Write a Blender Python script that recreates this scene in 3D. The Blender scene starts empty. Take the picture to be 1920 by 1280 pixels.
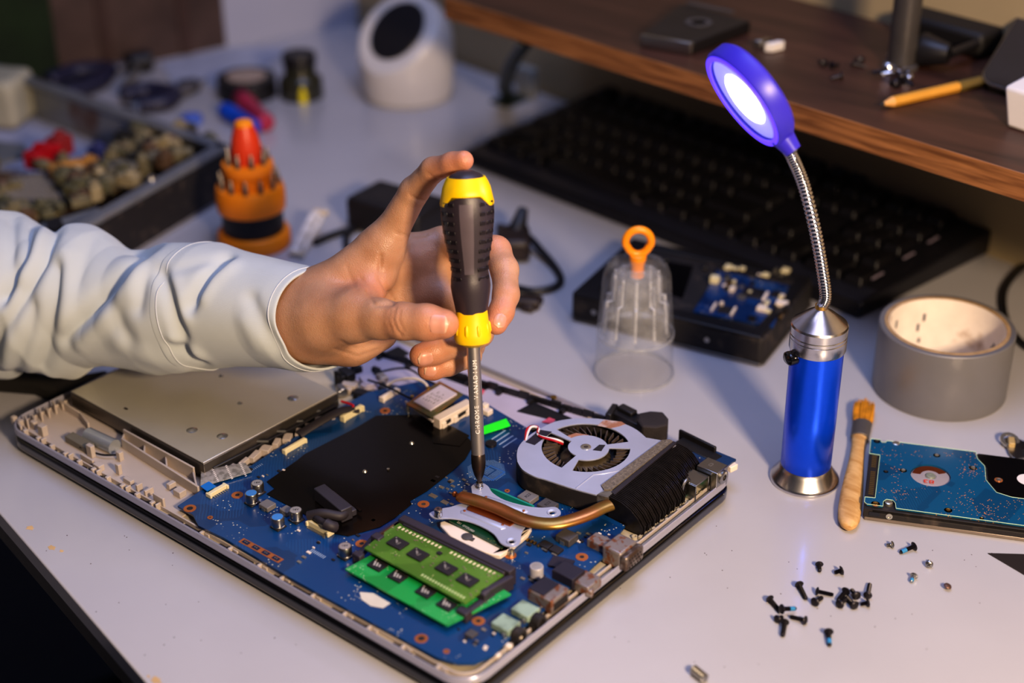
import bpy, bmesh, math, random
import numpy as np
from mathutils import Vector, Matrix
random.seed(7)
C = bpy.context.scene.collection
SC = bpy.context.scene
PI = math.pi

# ------------------------------------------------------------------ camera
FPX = 2926.6
CAM = Vector((0.755, -0.4186, 0.5267))
YAW, PIT, ROL = 2.2681, 0.5083, -0.0089
_f = Vector((math.cos(YAW)*math.cos(PIT), math.sin(YAW)*math.cos(PIT), -math.sin(PIT)))
_r0 = Vector((math.sin(YAW), -math.cos(YAW), 0))
_u0 = _r0.cross(_f)
_r = _r0*math.cos(ROL) + _u0*math.sin(ROL)
_u = -_r0*math.sin(ROL) + _u0*math.cos(ROL)
FH = Vector((math.cos(YAW), math.sin(YAW), 0))      # horizontal viewing direction
RH = Vector((math.sin(YAW), -math.cos(YAW), 0))     # horizontal image-right
def ray(px, py): return _f + _r*((px-960)/FPX) - _u*((py-640)/FPX)
def at(px, py, z=0.0):
    d = ray(px, py); t = (z-CAM.z)/d.z
    return CAM + d*t
def atd(px, py, dep): return CAM + ray(px, py)*dep
def atv(px, py, base):
    d = ray(px, py); t = (base-CAM).dot(FH)/d.dot(FH)
    return CAM + d*t
def proj(p):
    d = p-CAM; w = d.dot(_f)
    return 960+FPX*d.dot(_r)/w, 640-FPX*d.dot(_u)/w

cam = bpy.data.cameras.new('camera'); co = bpy.data.objects.new('camera', cam); C.objects.link(co)
m = Matrix((_r, _u, -_f)).transposed().to_4x4(); m.translation = CAM
co.matrix_world = m
cam.sensor_width = 36; cam.lens = FPX/1920*36; cam.clip_start = 0.02; cam.clip_end = 20
cam.dof.use_dof = True; cam.dof.focus_distance = 0.885; cam.dof.aperture_fstop = 3.4
SC.camera = co
SC.view_settings.view_transform = 'Standard'
try: SC.view_settings.look = 'Medium High Contrast'
except Exception: SC.view_settings.look = 'None'
SC.view_settings.exposure = -0.27

# ------------------------------------------------------------------ materials
def lin(c):
    if isinstance(c, str): c = tuple(int(c[i:i+2], 16)/255 for i in (0, 2, 4))
    return tuple((x/12.92 if x <= .04045 else ((x+.055)/1.055)**2.4) for x in c)
_mats = {}
def mat(name, col, rough=.5, metal=0., var=.08, scale=60., bump=0., bscale=None, coat=0., emis=None, es=0., spec=.5,
        col2=None, mixscale=None, mixlo=.45, mixhi=.6, trans=0., sss=0., aniso=0.):
    if name in _mats: return _mats[name]
    M = bpy.data.materials.new(name); M.use_nodes = True; N = M.node_tree.nodes; L = M.node_tree.links
    B = N['Principled BSDF']; c = lin(col)
    tc = N.new('ShaderNodeTexCoord')
    nz = N.new('ShaderNodeTexNoise'); nz.inputs['Scale'].default_value = scale; nz.inputs['Detail'].default_value = 4
    L.new(tc.outputs['Object'], nz.inputs['Vector'])
    r = N.new('ShaderNodeValToRGB')
    r.color_ramp.elements[0].position = .3; r.color_ramp.elements[1].position = .7
    r.color_ramp.elements[0].color = tuple(max(0, x*(1-var)) for x in c)+(1,)
    r.color_ramp.elements[1].color = tuple(min(1, x*(1+var)) for x in c)+(1,)
    L.new(nz.outputs['Fac'], r.inputs['Fac'])
    out = r.outputs['Color']
    if col2:
        n2 = N.new('ShaderNodeTexNoise'); n2.inputs['Scale'].default_value = mixscale or scale; n2.inputs['Detail'].default_value = 5
        L.new(tc.outputs['Object'], n2.inputs['Vector'])
        r2 = N.new('ShaderNodeValToRGB'); r2.color_ramp.elements[0].position = mixlo; r2.color_ramp.elements[1].position = mixhi
        L.new(n2.outputs['Fac'], r2.inputs['Fac'])
        mx = N.new('ShaderNodeMix'); mx.data_type = 'RGBA'
        L.new(r2.outputs['Color'], mx.inputs[0]); L.new(out, mx.inputs[6]); mx.inputs[7].default_value = lin(col2)+(1,)
        out = mx.outputs[2]
    L.new(out, B.inputs['Base Color'])
    B.inputs['Roughness'].default_value = rough; B.inputs['Metallic'].default_value = metal
    B.inputs['Coat Weight'].default_value = coat; B.inputs['Coat Roughness'].default_value = .1
    B.inputs['Specular IOR Level'].default_value = spec
    B.inputs['Transmission Weight'].default_value = trans
    B.inputs['Anisotropic'].default_value = aniso
    if sss:
        B.inputs['Subsurface Weight'].default_value = sss; B.inputs['Subsurface Radius'].default_value = (.6, .25, .12)
        B.inputs['Subsurface Scale'].default_value = .006
    if emis:
        B.inputs['Emission Color'].default_value = lin(emis)+(1,); B.inputs['Emission Strength'].default_value = es
    if bump:
        b = N.new('ShaderNodeBump'); b.inputs['Strength'].default_value = bump; b.inputs['Distance'].default_value = .001
        n3 = N.new('ShaderNodeTexNoise'); n3.inputs['Scale'].default_value = bscale or scale*3; n3.inputs['Detail'].default_value = 3
        L.new(tc.outputs['Object'], n3.inputs['Vector'])
        L.new(n3.outputs['Fac'], b.inputs['Height']); L.new(b.outputs['Normal'], B.inputs['Normal'])
    _mats[name] = M
    return M

def m_clear(name, tint='ffffff', gloss=.35, body=.06):
    if name in _mats: return _mats[name]
    M = bpy.data.materials.new(name); M.use_nodes = True; N = M.node_tree.nodes; L = M.node_tree.links
    N.remove(N['Principled BSDF']); out = N['Material Output']
    tr = N.new('ShaderNodeBsdfTransparent'); tr.inputs['Color'].default_value = lin(tint)+(1,)
    gl = N.new('ShaderNodeBsdfGlossy'); gl.inputs['Roughness'].default_value = .07
    df = N.new('ShaderNodeBsdfDiffuse'); df.inputs['Color'].default_value = (.9, .9, .92, 1)
    lw = N.new('ShaderNodeLayerWeight'); lw.inputs['Blend'].default_value = gloss
    tc = N.new('ShaderNodeTexCoord'); nz = N.new('ShaderNodeTexNoise'); nz.inputs['Scale'].default_value = 120
    L.new(tc.outputs['Object'], nz.inputs['Vector'])
    mu = N.new('ShaderNodeMath'); mu.operation = 'MULTIPLY'; mu.inputs[1].default_value = body*2
    L.new(nz.outputs['Fac'], mu.inputs[0])
    mx0 = N.new('ShaderNodeMixShader'); L.new(mu.outputs[0], mx0.inputs[0]); L.new(tr.outputs[0], mx0.inputs[1]); L.new(df.outputs[0], mx0.inputs[2])
    mx = N.new('ShaderNodeMixShader'); mf = N.new('ShaderNodeMath'); mf.operation = 'MULTIPLY'; mf.inputs[1].default_value = .72; mf.use_clamp = True; L.new(lw.outputs['Facing'], mf.inputs[0]); pw = N.new('ShaderNodeMath'); pw.operation = 'POWER'; pw.inputs[1].default_value = 1.9; L.new(mf.outputs[0], pw.inputs[0]); L.new(pw.outputs[0], mx.inputs[0]); L.new(mx0.outputs[0], mx.inputs[1]); L.new(gl.outputs[0], mx.inputs[2])
    L.new(mx.outputs[0], out.inputs['Surface'])
    _mats[name] = M
    return M

def m_board(name, base, dark, light, spots, spotcol, scale=1.0, wear=None):
    """circuit board: solder-mask colour with traces, pour areas and tiny tinned pads"""
    M = bpy.data.materials.new(name); M.use_nodes = True; N = M.node_tree.nodes; L = M.node_tree.links
    B = N['Principled BSDF']; tc = N.new('ShaderNodeTexCoord')
    def mix(fac, a, b):
        mx = N.new('ShaderNodeMix'); mx.data_type = 'RGBA'
        L.new(fac, mx.inputs[0])
        for i, v in ((6, a), (7, b)):
            if isinstance(v, tuple): mx.inputs[i].default_value = v+(1,)
            else: L.new(v, mx.inputs[i])
        return mx.outputs[2]
    def thr(sock, lo, hi):
        r = N.new('ShaderNodeMapRange'); r.inputs[1].default_value = lo; r.inputs[2].default_value = hi
        L.new(sock, r.inputs[0]); return r.outputs[0]
    v = N.new('ShaderNodeTexVoronoi'); v.inputs['Scale'].default_value = 38*scale; v.distance = 'CHEBYCHEV'
    L.new(tc.outputs['Object'], v.inputs['Vector'])
    pour = thr(v.outputs['Color'], .55, .6)
    col = mix(pour, lin(base), lin(dark))
    # traces: bands folded along voronoi cells
    w = N.new('ShaderNodeTexWave'); w.inputs['Scale'].default_value = 260*scale; w.inputs['Distortion'].default_value = 3.5
    w.inputs['Detail Scale'].default_value = .4; w.bands_direction = 'DIAGONAL'
    L.new(tc.outputs['Object'], w.inputs['Vector'])
    v2 = N.new('ShaderNodeTexVoronoi'); v2.inputs['Scale'].default_value = 22*scale; v2.distance = 'MANHATTAN'
    L.new(tc.outputs['Object'], v2.inputs['Vector'])
    ar = thr(v2.outputs['Color'], .70, .72)
    mu = N.new('ShaderNodeMath'); mu.operation = 'MULTIPLY'
    L.new(thr(w.outputs['Fac'], .6, .75), mu.inputs[0]); L.new(ar, mu.inputs[1])
    mu2 = N.new('ShaderNodeMath'); mu2.operation = 'MULTIPLY'; mu2.inputs[1].default_value = .4; L.new(mu.outputs[0], mu2.inputs[0])
    col = mix(mu2.outputs[0], col, lin(light))
    # small tinned vias
    v3 = N.new('ShaderNodeTexVoronoi'); v3.inputs['Scale'].default_value = 620*scale
    L.new(tc.outputs['Object'], v3.inputs['Vector'])
    n = N.new('ShaderNodeTexNoise'); n.inputs['Scale'].default_value = 45*scale
    L.new(tc.outputs['Object'], n.inputs['Vector'])
    a1 = thr(v3.outputs['Distance'], .3, .22); a2 = thr(n.outputs['Fac'], 1-spots, 1.02-spots)
    a3 = N.new('ShaderNodeSeparateColor'); L.new(v3.outputs['Color'], a3.inputs[0])
    a4 = thr(a3.outputs[0], .62, .64)
    m1 = N.new('ShaderNodeMath'); m1.operation = 'MULTIPLY'; L.new(a1, m1.inputs[0]); L.new(a2, m1.inputs[1])
    m2 = N.new('ShaderNodeMath'); m2.operation = 'MULTIPLY'; L.new(m1.outputs[0], m2.inputs[0]); L.new(a4, m2.inputs[1])
    col = mix(m2.outputs[0], col, lin(spotcol))
    L.new(col, B.inputs['Base Color'])
    B.inputs['Roughness'].default_value = .33; B.inputs['Coat Weight'].default_value = .35; B.inputs['Coat Roughness'].default_value = .12
    _mats[name] = M
    return M

def m_wood(name, c1, c2, rough=.45, sx=3, sy=60, rz=0):
    M = bpy.data.materials.new(name); M.use_nodes = True; N = M.node_tree.nodes; L = M.node_tree.links
    B = N['Principled BSDF']; tc = N.new('ShaderNodeTexCoord'); mp = N.new('ShaderNodeMapping')
    mp.inputs['Scale'].default_value = (sx, sy, sy*2); mp.inputs['Rotation'].default_value = (0, 0, rz)
    L.new(tc.outputs['Object'], mp.inputs['Vector'])
    n = N.new('ShaderNodeTexNoise'); n.inputs['Scale'].default_value = 1; n.inputs['Detail'].default_value = 8; n.inputs['Distortion'].default_value = .4
    L.new(mp.outputs[0], n.inputs['Vector'])
    r = N.new('ShaderNodeValToRGB'); r.color_ramp.elements[0].position = .35; r.color_ramp.elements[1].position = .68
    r.color_ramp.elements[0].color = lin(c1)+(1,); r.color_ramp.elements[1].color = lin(c2)+(1,)
    L.new(n.outputs['Fac'], r.inputs[0]); L.new(r.outputs[0], B.inputs['Base Color'])
    b = N.new('ShaderNodeBump'); b.inputs['Strength'].default_value = .15; b.inputs['Distance'].default_value = .0006
    L.new(n.outputs['Fac'], b.inputs['Height']); L.new(b.outputs[0], B.inputs['Normal'])
    B.inputs['Roughness'].default_value = rough
    _mats[name] = M
    return M

K = dict(
 black=mat('black plastic', '1b1a1d', .42, var=.15),
 blackgloss=mat('gloss black', '0d0d10', .16, coat=.5),
 rubber=mat('black rubber', '2b262b', .6, var=.1),
 soot_shade=mat('dusty shade black', '201c1c', .7, col2='4a4038', mixscale=90, mixlo=.55, mixhi=.75),  # dusty black, also used to paint shade on the tray front wall
 steel=mat('steel', 'a8a6a2', .3, 1., var=.05),
 chrome=mat('chrome', 'd8d8dc', .13, 1., var=.02),
 brushed=mat('brushed aluminium', 'cfcdd0', .22, 1., var=.05, scale=200, aniso=.6),
 tin=mat('tinned metal', 'c9c4b4', .3, .9),
 gold=mat('gold contact', 'c9a15a', .3, 1.),
 lavender=mat('zinc plated sheet', 'aab0c6', .36, .25, var=.05, bump=.05),
 cream=mat('cream nylon', 'ded3ab', .45, var=.05),
 ivory=mat('ivory plastic', 'e4d6c6', .4, var=.04),
 caseplastic=mat('warm white case plastic', 'b5a99e', .48, var=.07, scale=25),
 caserim=mat('silver case rim', 'a9a8b6', .28, .35, var=.03),
 casefloor=mat('painted case floor', 'b3a995', .5, var=.08, scale=20, col2='8f856f', mixscale=15, mixlo=.5, mixhi=.8),
 casewhite=mat('lilac white foil', 'b7aebd', .45, var=.05),
 copper=mat('copper', 'c0703a', .3, .9, var=.15),
 pipe=mat('tarnished copper', 'b07444', .33, .8, var=.2, scale=40, col2='9a7a40', mixscale=45),
 ring=mat('copper pad', 'b8703f', .4, .5, var=.15),
 rust=mat('rusted metal', '8e8580', .4, .5, col2='84563c', mixscale=260, mixlo=.5, mixhi=.6),
 fur=mat('dust felt', '6d655b', .95, var=.3, scale=500, bump=.8, bscale=900),
 chip=mat('chip epoxy', '232022', .5, var=.1),
 ink=mat('pale print', 'b6b0a8', .6),
 grey=mat('grey ferrite', '6e6b6a', .55, var=.1),
 darkgrey=mat('dark grey ferrite', '4a4747', .5, var=.1),
 yellow=mat('yellow rubber', 'f6c800', .42, var=.03),
 purplegrey=mat('charcoal handle', '332b31', .42, var=.06, bump=.05, bscale=900),
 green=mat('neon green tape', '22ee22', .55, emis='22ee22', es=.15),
 pink=mat('pink tab', 'd9596b', .55),
 blue=mat('blue tab', '0b6fc0', .4),
 white=mat('white plastic', 'e4dfdc', .35, var=.02),
 paper=mat('white label', 'cfc5cf', .5, var=.04),
 red=mat('red plastic', 'b01826', .4),
 mylar=mat('black mylar film', '0d0908', .24, var=.3, scale=12, coat=.12, bump=.12, bscale=25, spec=.35),
 tape=mat('electrical tape', '231f2b', .5, var=.15),
)

# ------------------------------------------------------------------ mesh builder
ORI = {}      # world origin of every object
class MB:
    def __init__(s): s.v = []; s.f = []; s.mi = []; s.cm = 0
    def add(s, vs, fs):
        o = len(s.v); s.v += [Vector(v) for v in vs]; s.f += [tuple(i+o for i in f) for f in fs]; s.mi += [s.cm]*len(fs); return s
    def box(s, c, d, rz=0., M=None):
        R = M if M is not None else Matrix.Rotation(rz, 3, 'Z'); c = Vector(c)
        vs = [c+R@Vector((x*d[0]/2, y*d[1]/2, z*d[2]/2)) for z in (-1, 1) for x, y in ((-1, -1), (1, -1), (1, 1), (-1, 1))]
        return s.add(vs, [(3, 2, 1, 0), (4, 5, 6, 7), (0, 1, 5, 4), (1, 2, 6, 5), (2, 3, 7, 6), (3, 0, 4, 7)])
    def boxz(s, x, y, z0, dx, dy, h, rz=0.): return s.box((x, y, z0+h/2), (dx, dy, h), rz)
    def prism(s, pts, z0, z1):
        pts = [(p[0], p[1]) for p in pts]
        a = sum(pts[i][0]*pts[(i+1) % len(pts)][1]-pts[(i+1) % len(pts)][0]*pts[i][1] for i in range(len(pts)))
        if a < 0: pts = pts[::-1]
        n = len(pts)
        return s.add([(p[0], p[1], z0) for p in pts]+[(p[0], p[1], z1) for p in pts],
              [tuple(range(n-1, -1, -1)), tuple(range(n, 2*n))]+[(i, (i+1) % n, n+(i+1) % n, n+i) for i in range(n)])
    def plate(s, outer, holes, z0, z1):
        bm = bmesh.new()
        for lp in [outer]+holes:
            vs = [bm.verts.new((p[0], p[1], z0)) for p in lp]
            for i in range(len(vs)): bm.edges.new((vs[i], vs[(i+1) % len(vs)]))
        bmesh.ops.triangle_fill(bm, use_beauty=True, edges=bm.edges[:])
        r = bmesh.ops.extrude_face_region(bm, geom=bm.faces[:])
        bmesh.ops.translate(bm, verts=[e for e in r['geom'] if isinstance(e, bmesh.types.BMVert)], vec=(0, 0, z1-z0))
        bmesh.ops.recalc_face_normals(bm, faces=bm.faces[:])
        bm.verts.index_update()
        s.add([v.co.copy() for v in bm.verts], [tuple(v.index for v in f.verts) for f in bm.faces]); bm.free(); return s
    def lathe(s, prof, c=(0, 0, 0), seg=32, axis=None, mod=None):
        c = Vector(c); ax = Vector(axis).normalized() if axis is not None else Vector((0, 0, 1))
        a = Vector((1, 0, 0)) if abs(ax.x) < .9 else Vector((0, 1, 0))
        e1 = (a-ax*a.dot(ax)).normalized(); e2 = ax.cross(e1)
        vs = []; fs = []
        for (r, z) in prof:
            for k in range(seg):
                t = 2*PI*k/seg; rr = r*(mod(t, z) if mod else 1)
                vs.append(c+ax*z+(e1*math.cos(t)+e2*math.sin(t))*rr)
        for j in range(len(prof)-1):
            for k in range(seg):
                k2 = (k+1) % seg
                fs.append((j*seg+k, j*seg+k2, (j+1)*seg+k2, (j+1)*seg+k))
        if prof[0][0] > 1e-7: fs.append(tuple(range(seg-1, -1, -1)))
        if prof[-1][0] > 1e-7: fs.append(tuple((len(prof)-1)*seg+k for k in range(seg)))
        return s.add(vs, fs)
    def ringlathe(s, prof, c=(0, 0, 0), seg=48, axis=None):
        """closed profile (no caps)"""
        n = len(prof); q = MB(); q.lathe(list(prof)+[prof[0]], c, seg, axis)
        s.add(q.v, [f for f in q.f if len(f) == 4]); return s
    def cyl(s, p0, p1, r, seg=16, r1=None):
        p0, p1 = Vector(p0), Vector(p1)
        return s.lathe([(r, 0), (r1 if r1 is not None else r, (p1-p0).length)], p0, seg, p1-p0)
    def tube(s, path, r, seg=10, flat=None, up=(0, 0, 1)):
        path = [Vector(p) for p in path]; n = len(path)
        rad = r if isinstance(r, (list, tuple)) else [r]*n
        vs = []; fs = []; e = None
        for i, p in enumerate(path):
            t = (path[min(i+1, n-1)]-path[max(i-1, 0)]).normalized()
            if flat: side = t.cross(Vector(up)).normalized(); nn = side.cross(t)
            else:
                if e is None:
                    a = Vector((0, 0, 1)) if abs(t.z) < .9 else Vector((1, 0, 0)); e = (a-t*a.dot(t)).normalized()
                else: e = (e-t*e.dot(t)).normalized()
                nn = e; side = t.cross(nn)
            for k in range(seg):
                a = 2*PI*k/seg
                vs.append(p+side*math.cos(a)*rad[i]+nn*math.sin(a)*rad[i]*(flat or 1))
        for i in range(n-1):
            for k in range(seg):
                k2 = (k+1) % seg; fs.append((i*seg+k, i*seg+k2, (i+1)*seg+k2, (i+1)*seg+k))
        fs.append(tuple(range(seg-1, -1, -1))); fs.append(tuple((n-1)*seg+k for k in range(seg)))
        return s.add(vs, fs)
    def build(s, name, mats, parent=None, base=None, bev=0., smooth=40, seg=2):
        me = bpy.data.meshes.new(name)
        if parent is not None: org = ORI[parent.name]
        else: org = Vector(base) if base is not None else Vector((0, 0, 0))
        me.from_pydata([v-org for v in s.v], [], s.f)
        if not isinstance(mats, (list, tuple)): mats = [mats]
        for m_ in mats: me.materials.append(m_)
        me.polygons.foreach_set('material_index', s.mi)
        bm = bmesh.new(); bm.from_mesh(me); bmesh.ops.recalc_face_normals(bm, faces=bm.faces[:]); bm.to_mesh(me); bm.free()
        me.polygons.foreach_set('use_smooth', [True]*len(me.polygons))
        me.set_sharp_from_angle(angle=math.radians(smooth))
        o = bpy.data.objects.new(name, me); C.objects.link(o)
        if parent is not None: o.parent = parent
        else: o.location = org
        ORI[o.name] = org.copy()
        if bev:
            b = o.modifiers.new('bevel', 'BEVEL'); b.width = bev; b.segments = seg; b.limit_method = 'ANGLE'; b.angle_limit = math.radians(40)
            b.harden_normals = False
        return o
def smoothpath(pts, n=6):
    """Catmull-Rom through the points"""
    pts = [Vector(p) for p in pts]; out = []
    for i in range(len(pts)-1):
        p0 = pts[max(i-1, 0)]; p1 = pts[i]; p2 = pts[i+1]; p3 = pts[min(i+2, len(pts)-1)]
        for k in range(n):
            t = k/n
            out.append(.5*((2*p1)+(-p0+p2)*t+(2*p0-5*p1+4*p2-p3)*t*t+(-p0+3*p1-3*p2+p3)*t**3))
    out.append(pts[-1]); return out
def thing(name, label, cat, base=(0, 0, 0), group=None):
    o = bpy.data.objects.new(name, None); C.objects.link(o); o.location = base; o.empty_display_size = .01
    ORI[o.name] = Vector(base); return tag(o, label, cat, group)
def tag(o, label, cat, group=None, kind=None):
    o['label'] = label; o['category'] = cat
    if group: o['group'] = group
    if kind: o['kind'] = kind
    return o
def struct(o): o['kind'] = 'structure'; return o
def text_mesh(s, size, depth=.00003):
    cu = bpy.data.curves.new('t', 'FONT'); cu.body = s; cu.size = size; cu.extrude = depth; cu.align_x = 'CENTER'; cu.align_y = 'CENTER'
    o = bpy.data.objects.new('t', cu); C.objects.link(o)
    dg = bpy.context.evaluated_depsgraph_get(); me = bpy.data.meshes.new_from_object(o.evaluated_get(dg))
    v = [x.co.copy() for x in me.vertices]; f = [tuple(p.vertices) for p in me.polygons]
    bpy.data.objects.remove(o); bpy.data.curves.remove(cu); bpy.data.meshes.remove(me)
    return v, f
def add_text(mb, s, size, org, ex, ey, ez):
    v, f = text_mesh(s, size)
    mb.add([Vector(org)+Vector(ex)*p.x+Vector(ey)*p.y+Vector(ez)*p.z for p in v], f)
X, Y, Z = Vector((1, 0, 0)), Vector((0, 1, 0)), Vector((0, 0, 1))
def circ(c, r, n=24, ph=0): return [(c[0]+r*math.cos(2*PI*i/n+ph), c[1]+r*math.sin(2*PI*i/n+ph)) for i in range(n)]
def rrect(x0, y0, x1, y1, r, n=6):
    out = []
    for cx, cy, a in ((x1-r, y1-r, 0), (x0+r, y1-r, PI/2), (x0+r, y0+r, PI), (x1-r, y0+r, 1.5*PI)):
        out += [(cx+r*math.cos(a+PI/2*i/n), cy+r*math.sin(a+PI/2*i/n)) for i in range(n+1)]
    return out
def xy(px, py, z): p = at(px, py, z); return (p.x, p.y)

# ------------------------------------------------------------------ room and desk
WD = Vector((821, -118, 0)).normalized()                 # direction of the back wall
w0 = Vector((-.434, .748, 0)); w1 = w0+WD*1.9
b = MB(); b.prism([(w0.x-.1, w0.y+.02), (w1.x, w1.y), (w1.x, w1.y+.08), (w0.x-.1, w0.y+.1)], -.75, 1.6)
struct(b.build('wall_back', mat('wall paint', 'a89878', .8, var=.05, scale=8, bump=.08)))
b = MB(); b.prism([(-.57, .80), (-.43, .80), (-.969, -.9), (-1.1, -.9)], -.75, 1.6)
struct(b.build('wall_left', mat('pale wall', 'a6a9bb', .7, var=.04, scale=6)))
b = MB(); b.prism([(-2.5, -2.2), (2.2, -2.2), (2.2, 1.2), (-2.5, 1.2)], -.8, -.75)
struct(b.build('floor', mat('dark floor', '141316', .7, var=.3, scale=5)))

# desk ------------------------------------------------------------
e0 = at(0, 962); e1 = at(275, 1280); ed = (e1-e0).normalized(); en = Vector((ed.y, -ed.x, 0))   # outward normal (towards the camera)
DK = thing('desk', 'light grey laminate desk with worn front edge under all the tools', 'desk', (0.2, 0.2, 0))
ea = e0-ed*.42; eb = e0+ed*1.25
inner_r = (1.25, .66); inner_l = (-.545, .66)
mdesk = mat('desk laminate', 'b4b3b8', .3, var=.03, scale=9, col2='a7a6ab', mixscale=5, mixlo=.4, mixhi=.9, bump=.03, bscale=400, spec=.5, coat=.45)
wl = lambda yy: w0.y-.001+(yy-w0.x)*WD.y/WD.x
b = MB(); b.prism([(ea.x, ea.y), (eb.x, eb.y), (1.25, wl(1.25)+.018), (-.448, .745), (-.712, -.088), (-.45, -.088)], -.013, 0)
b.build('desktop', mdesk, DK, bev=.0012)
b = MB()
q0, q1 = ea-en*.004, eb-en*.004
b.prism([(q0.x, q0.y), (q1.x, q1.y), (q1.x-en.x*.02, q1.y-en.y*.02), (q0.x-en.x*.02, q0.y-en.y*.02)], -.034, -.0135)
b.build('edge_rail', mat('dark olive rail', '4a4743', .5, var=.15), DK, bev=.001)
b = MB()
for px, py, s in ((57, 989, 1), (98, 1026, .9), (116, 1033, .5), (292, 1276, 1.1), (278, 1268, .4)):
    c = at(px, py); n = 14
    pts = [(c.x+math.cos(2*PI*i/n+.8)*.0034*s*random.uniform(.5, 1.25), c.y+math.sin(2*PI*i/n+.8)*.0022*s*random.uniform(.5, 1.25)) for i in range(n)]
    b.prism(pts, .00002, .00012)
b.build('worn_patch', mat('bare chipboard', 'c9a878', .7, var=.2), DK)
b = MB()
for i in range(60):
    if i < 25: c = at(random.uniform(60, 560), random.uniform(1000, 1250))
    else: c = at(random.uniform(1150, 1880), random.uniform(960, 1270))
    if (c-e0).dot(en) > -.004: continue
    b.prism([(c.x+math.cos(a)*.0004*random.uniform(.4, 1.3), c.y+math.sin(a)*.0004*random.uniform(.4, 1.3)) for a in (0, 1.2, 2.3, 3.6, 5)], .00002, .0001)
d = b.build('dust_specks', mat('dark dust', '4a3c38', .8), DK); d['kind'] = 'stuff'
for (x, y) in ((-.4, .62), (1.15, .5), (-.42, .12), (1.1, -.2)):
    b = MB(); b.boxz(x, y, -.75, .04, .04, .737); b.build('leg', mat('dark olive rail', ''), DK)

# wooden shelf ---------------------------------------------------
SZ = .158
s0 = at(835, -6, SZ); s1 = at(1920, 325, SZ); sd = (s1-s0).normalized(); s1 = s0+sd*1.05; s0 = s0-sd*.0
SH = thing('monitor_shelf', 'brown wooden monitor shelf raised above the desk along the wall', 'shelf', (s0.x, s0.y, SZ))
mw = m_wood('shelf veneer', '35221b', '523529', .42, 6, 45, .12)
b = MB(); b.prism([(s0.x, s0.y), (s1.x, s1.y), (s1.x, wl(s1.x)-.001), (s0.x, wl(s0.x)-.001)], SZ-.0165, SZ)
b.build('board', mw, SH, bev=.0006)
b = MB(); off = Vector((sd.y, -sd.x, 0))*.0012
b.prism([(s0.x, s0.y), (s1.x, s1.y), (s1.x+off.x, s1.y+off.y), (s0.x+off.x, s0.y+off.y)], SZ-.0172, SZ+.0002)
b.build('edge_band', m_wood('edge veneer', '6b4424', 'a87446', .4, 8, 160, .12), SH, bev=.0003)
# bracket leg
b = MB(); p0 = at(955, 190); 
pt_ = at(985, 78, SZ-.02); b.tube(smoothpath([p0+Z*.003, p0.lerp(pt_, .15)+Z*.008-RH*.006, p0.lerp(pt_, .5)+Z*.01-RH*.004, p0.lerp(pt_, .85)+Z*.004, pt_], 6), .007, 8, flat=.5)
b.boxz(p0.x, p0.y, 0, .022, .03, .003)
b.build('bracket_leg', mat('dark green steel', '2d3836', .45, .3), SH)
b = MB(); p1 = at(985, 183)
b.prism([(p1.x-.012, p1.y), (p1.x+.01, p1.y-.003), (p1.x+.01, p1.y+.008), (p1.x-.012, p1.y+.01)], .0, .03)
b.build('foot_block', mat('pale block', '9b9a92', .6), SH, bev=.002)
b = MB(); p0 = s0+sd*.92; b.boxz(p0.x, p0.y+.05, 0, .015, .03, SZ-.0175); b.build('bracket_leg', mat('dark green steel', ''), SH)

# far left background ------------------------------------------------
WX = -.505
def onplane(px, py, x):
    d = ray(px, py); t = (x-CAM.x)/d.x; return CAM+d*t
pa = at(440, 86, 0); pb = at(106, 152, 0)
CB = thing('cabinet_panel', 'tall brown wooden panel standing against the pale wall at the far end', 'panel', (pa.x, (pa.y+pb.y)/2, 0))
b = MB(); b.prism([(pa.x, pa.y), (pb.x, pb.y), (pb.x-.012, pb.y+.003), (pa.x-.012, pa.y+.003)], .0005, .5)
b.build('board', m_wood('brown panel', '3e2f2c', '54423d', .55, 60, 9, .0), CB, bev=.001)
for k, u in enumerate((.28, .72)):
    b = MB(); yy = pb.y+(pa.y-pb.y)*u; xx = pb.x+(pa.x-pb.x)*u+.0015
    b.boxz(xx, yy, .0015, .002, .012, .49, -.3); b.build('groove_strip', mat('red brown strip', '43302c', .5), CB)
cv = []; 
GC = MB(); n = 40
for i in range(n+1):
    yy = pb.y+.002-.42*i/n; xx = pb.x+.006-.317*.42*i/n+.004*math.sin(i*1.1)
    cv.append((xx, yy))
GC.v = [Vector((x, y, z)) for z in (.001, .5) for x, y in cv]
GC.f = [(i, i+1, n+1+i+1, n+1+i) for i in range(n)]; GC.mi = [0]*n
o = GC.build('curtain', mat('dark green cloth', '16260f', .9, var=.3, scale=20), None, (pb.x, pb.y-.2, 0))
tag(o, 'dark green cloth hanging at the far left corner of the picture', 'curtain')
# stopper board at the end of the desk is the wall itself
b = MB(); pts = [at(300, 118), at(430, 92), at(545, 88), at(470, 150), at(330, 165)]
b.prism([(p.x, p.y) for p in pts], .0003, .0012)
o = b.build('paper_sheet', mat('bluish white paper', 'a9aec0', .5), None, pts[0]); tag(o, 'plain bluish white paper sheet lying at the far end of the desk', 'paper')
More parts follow.
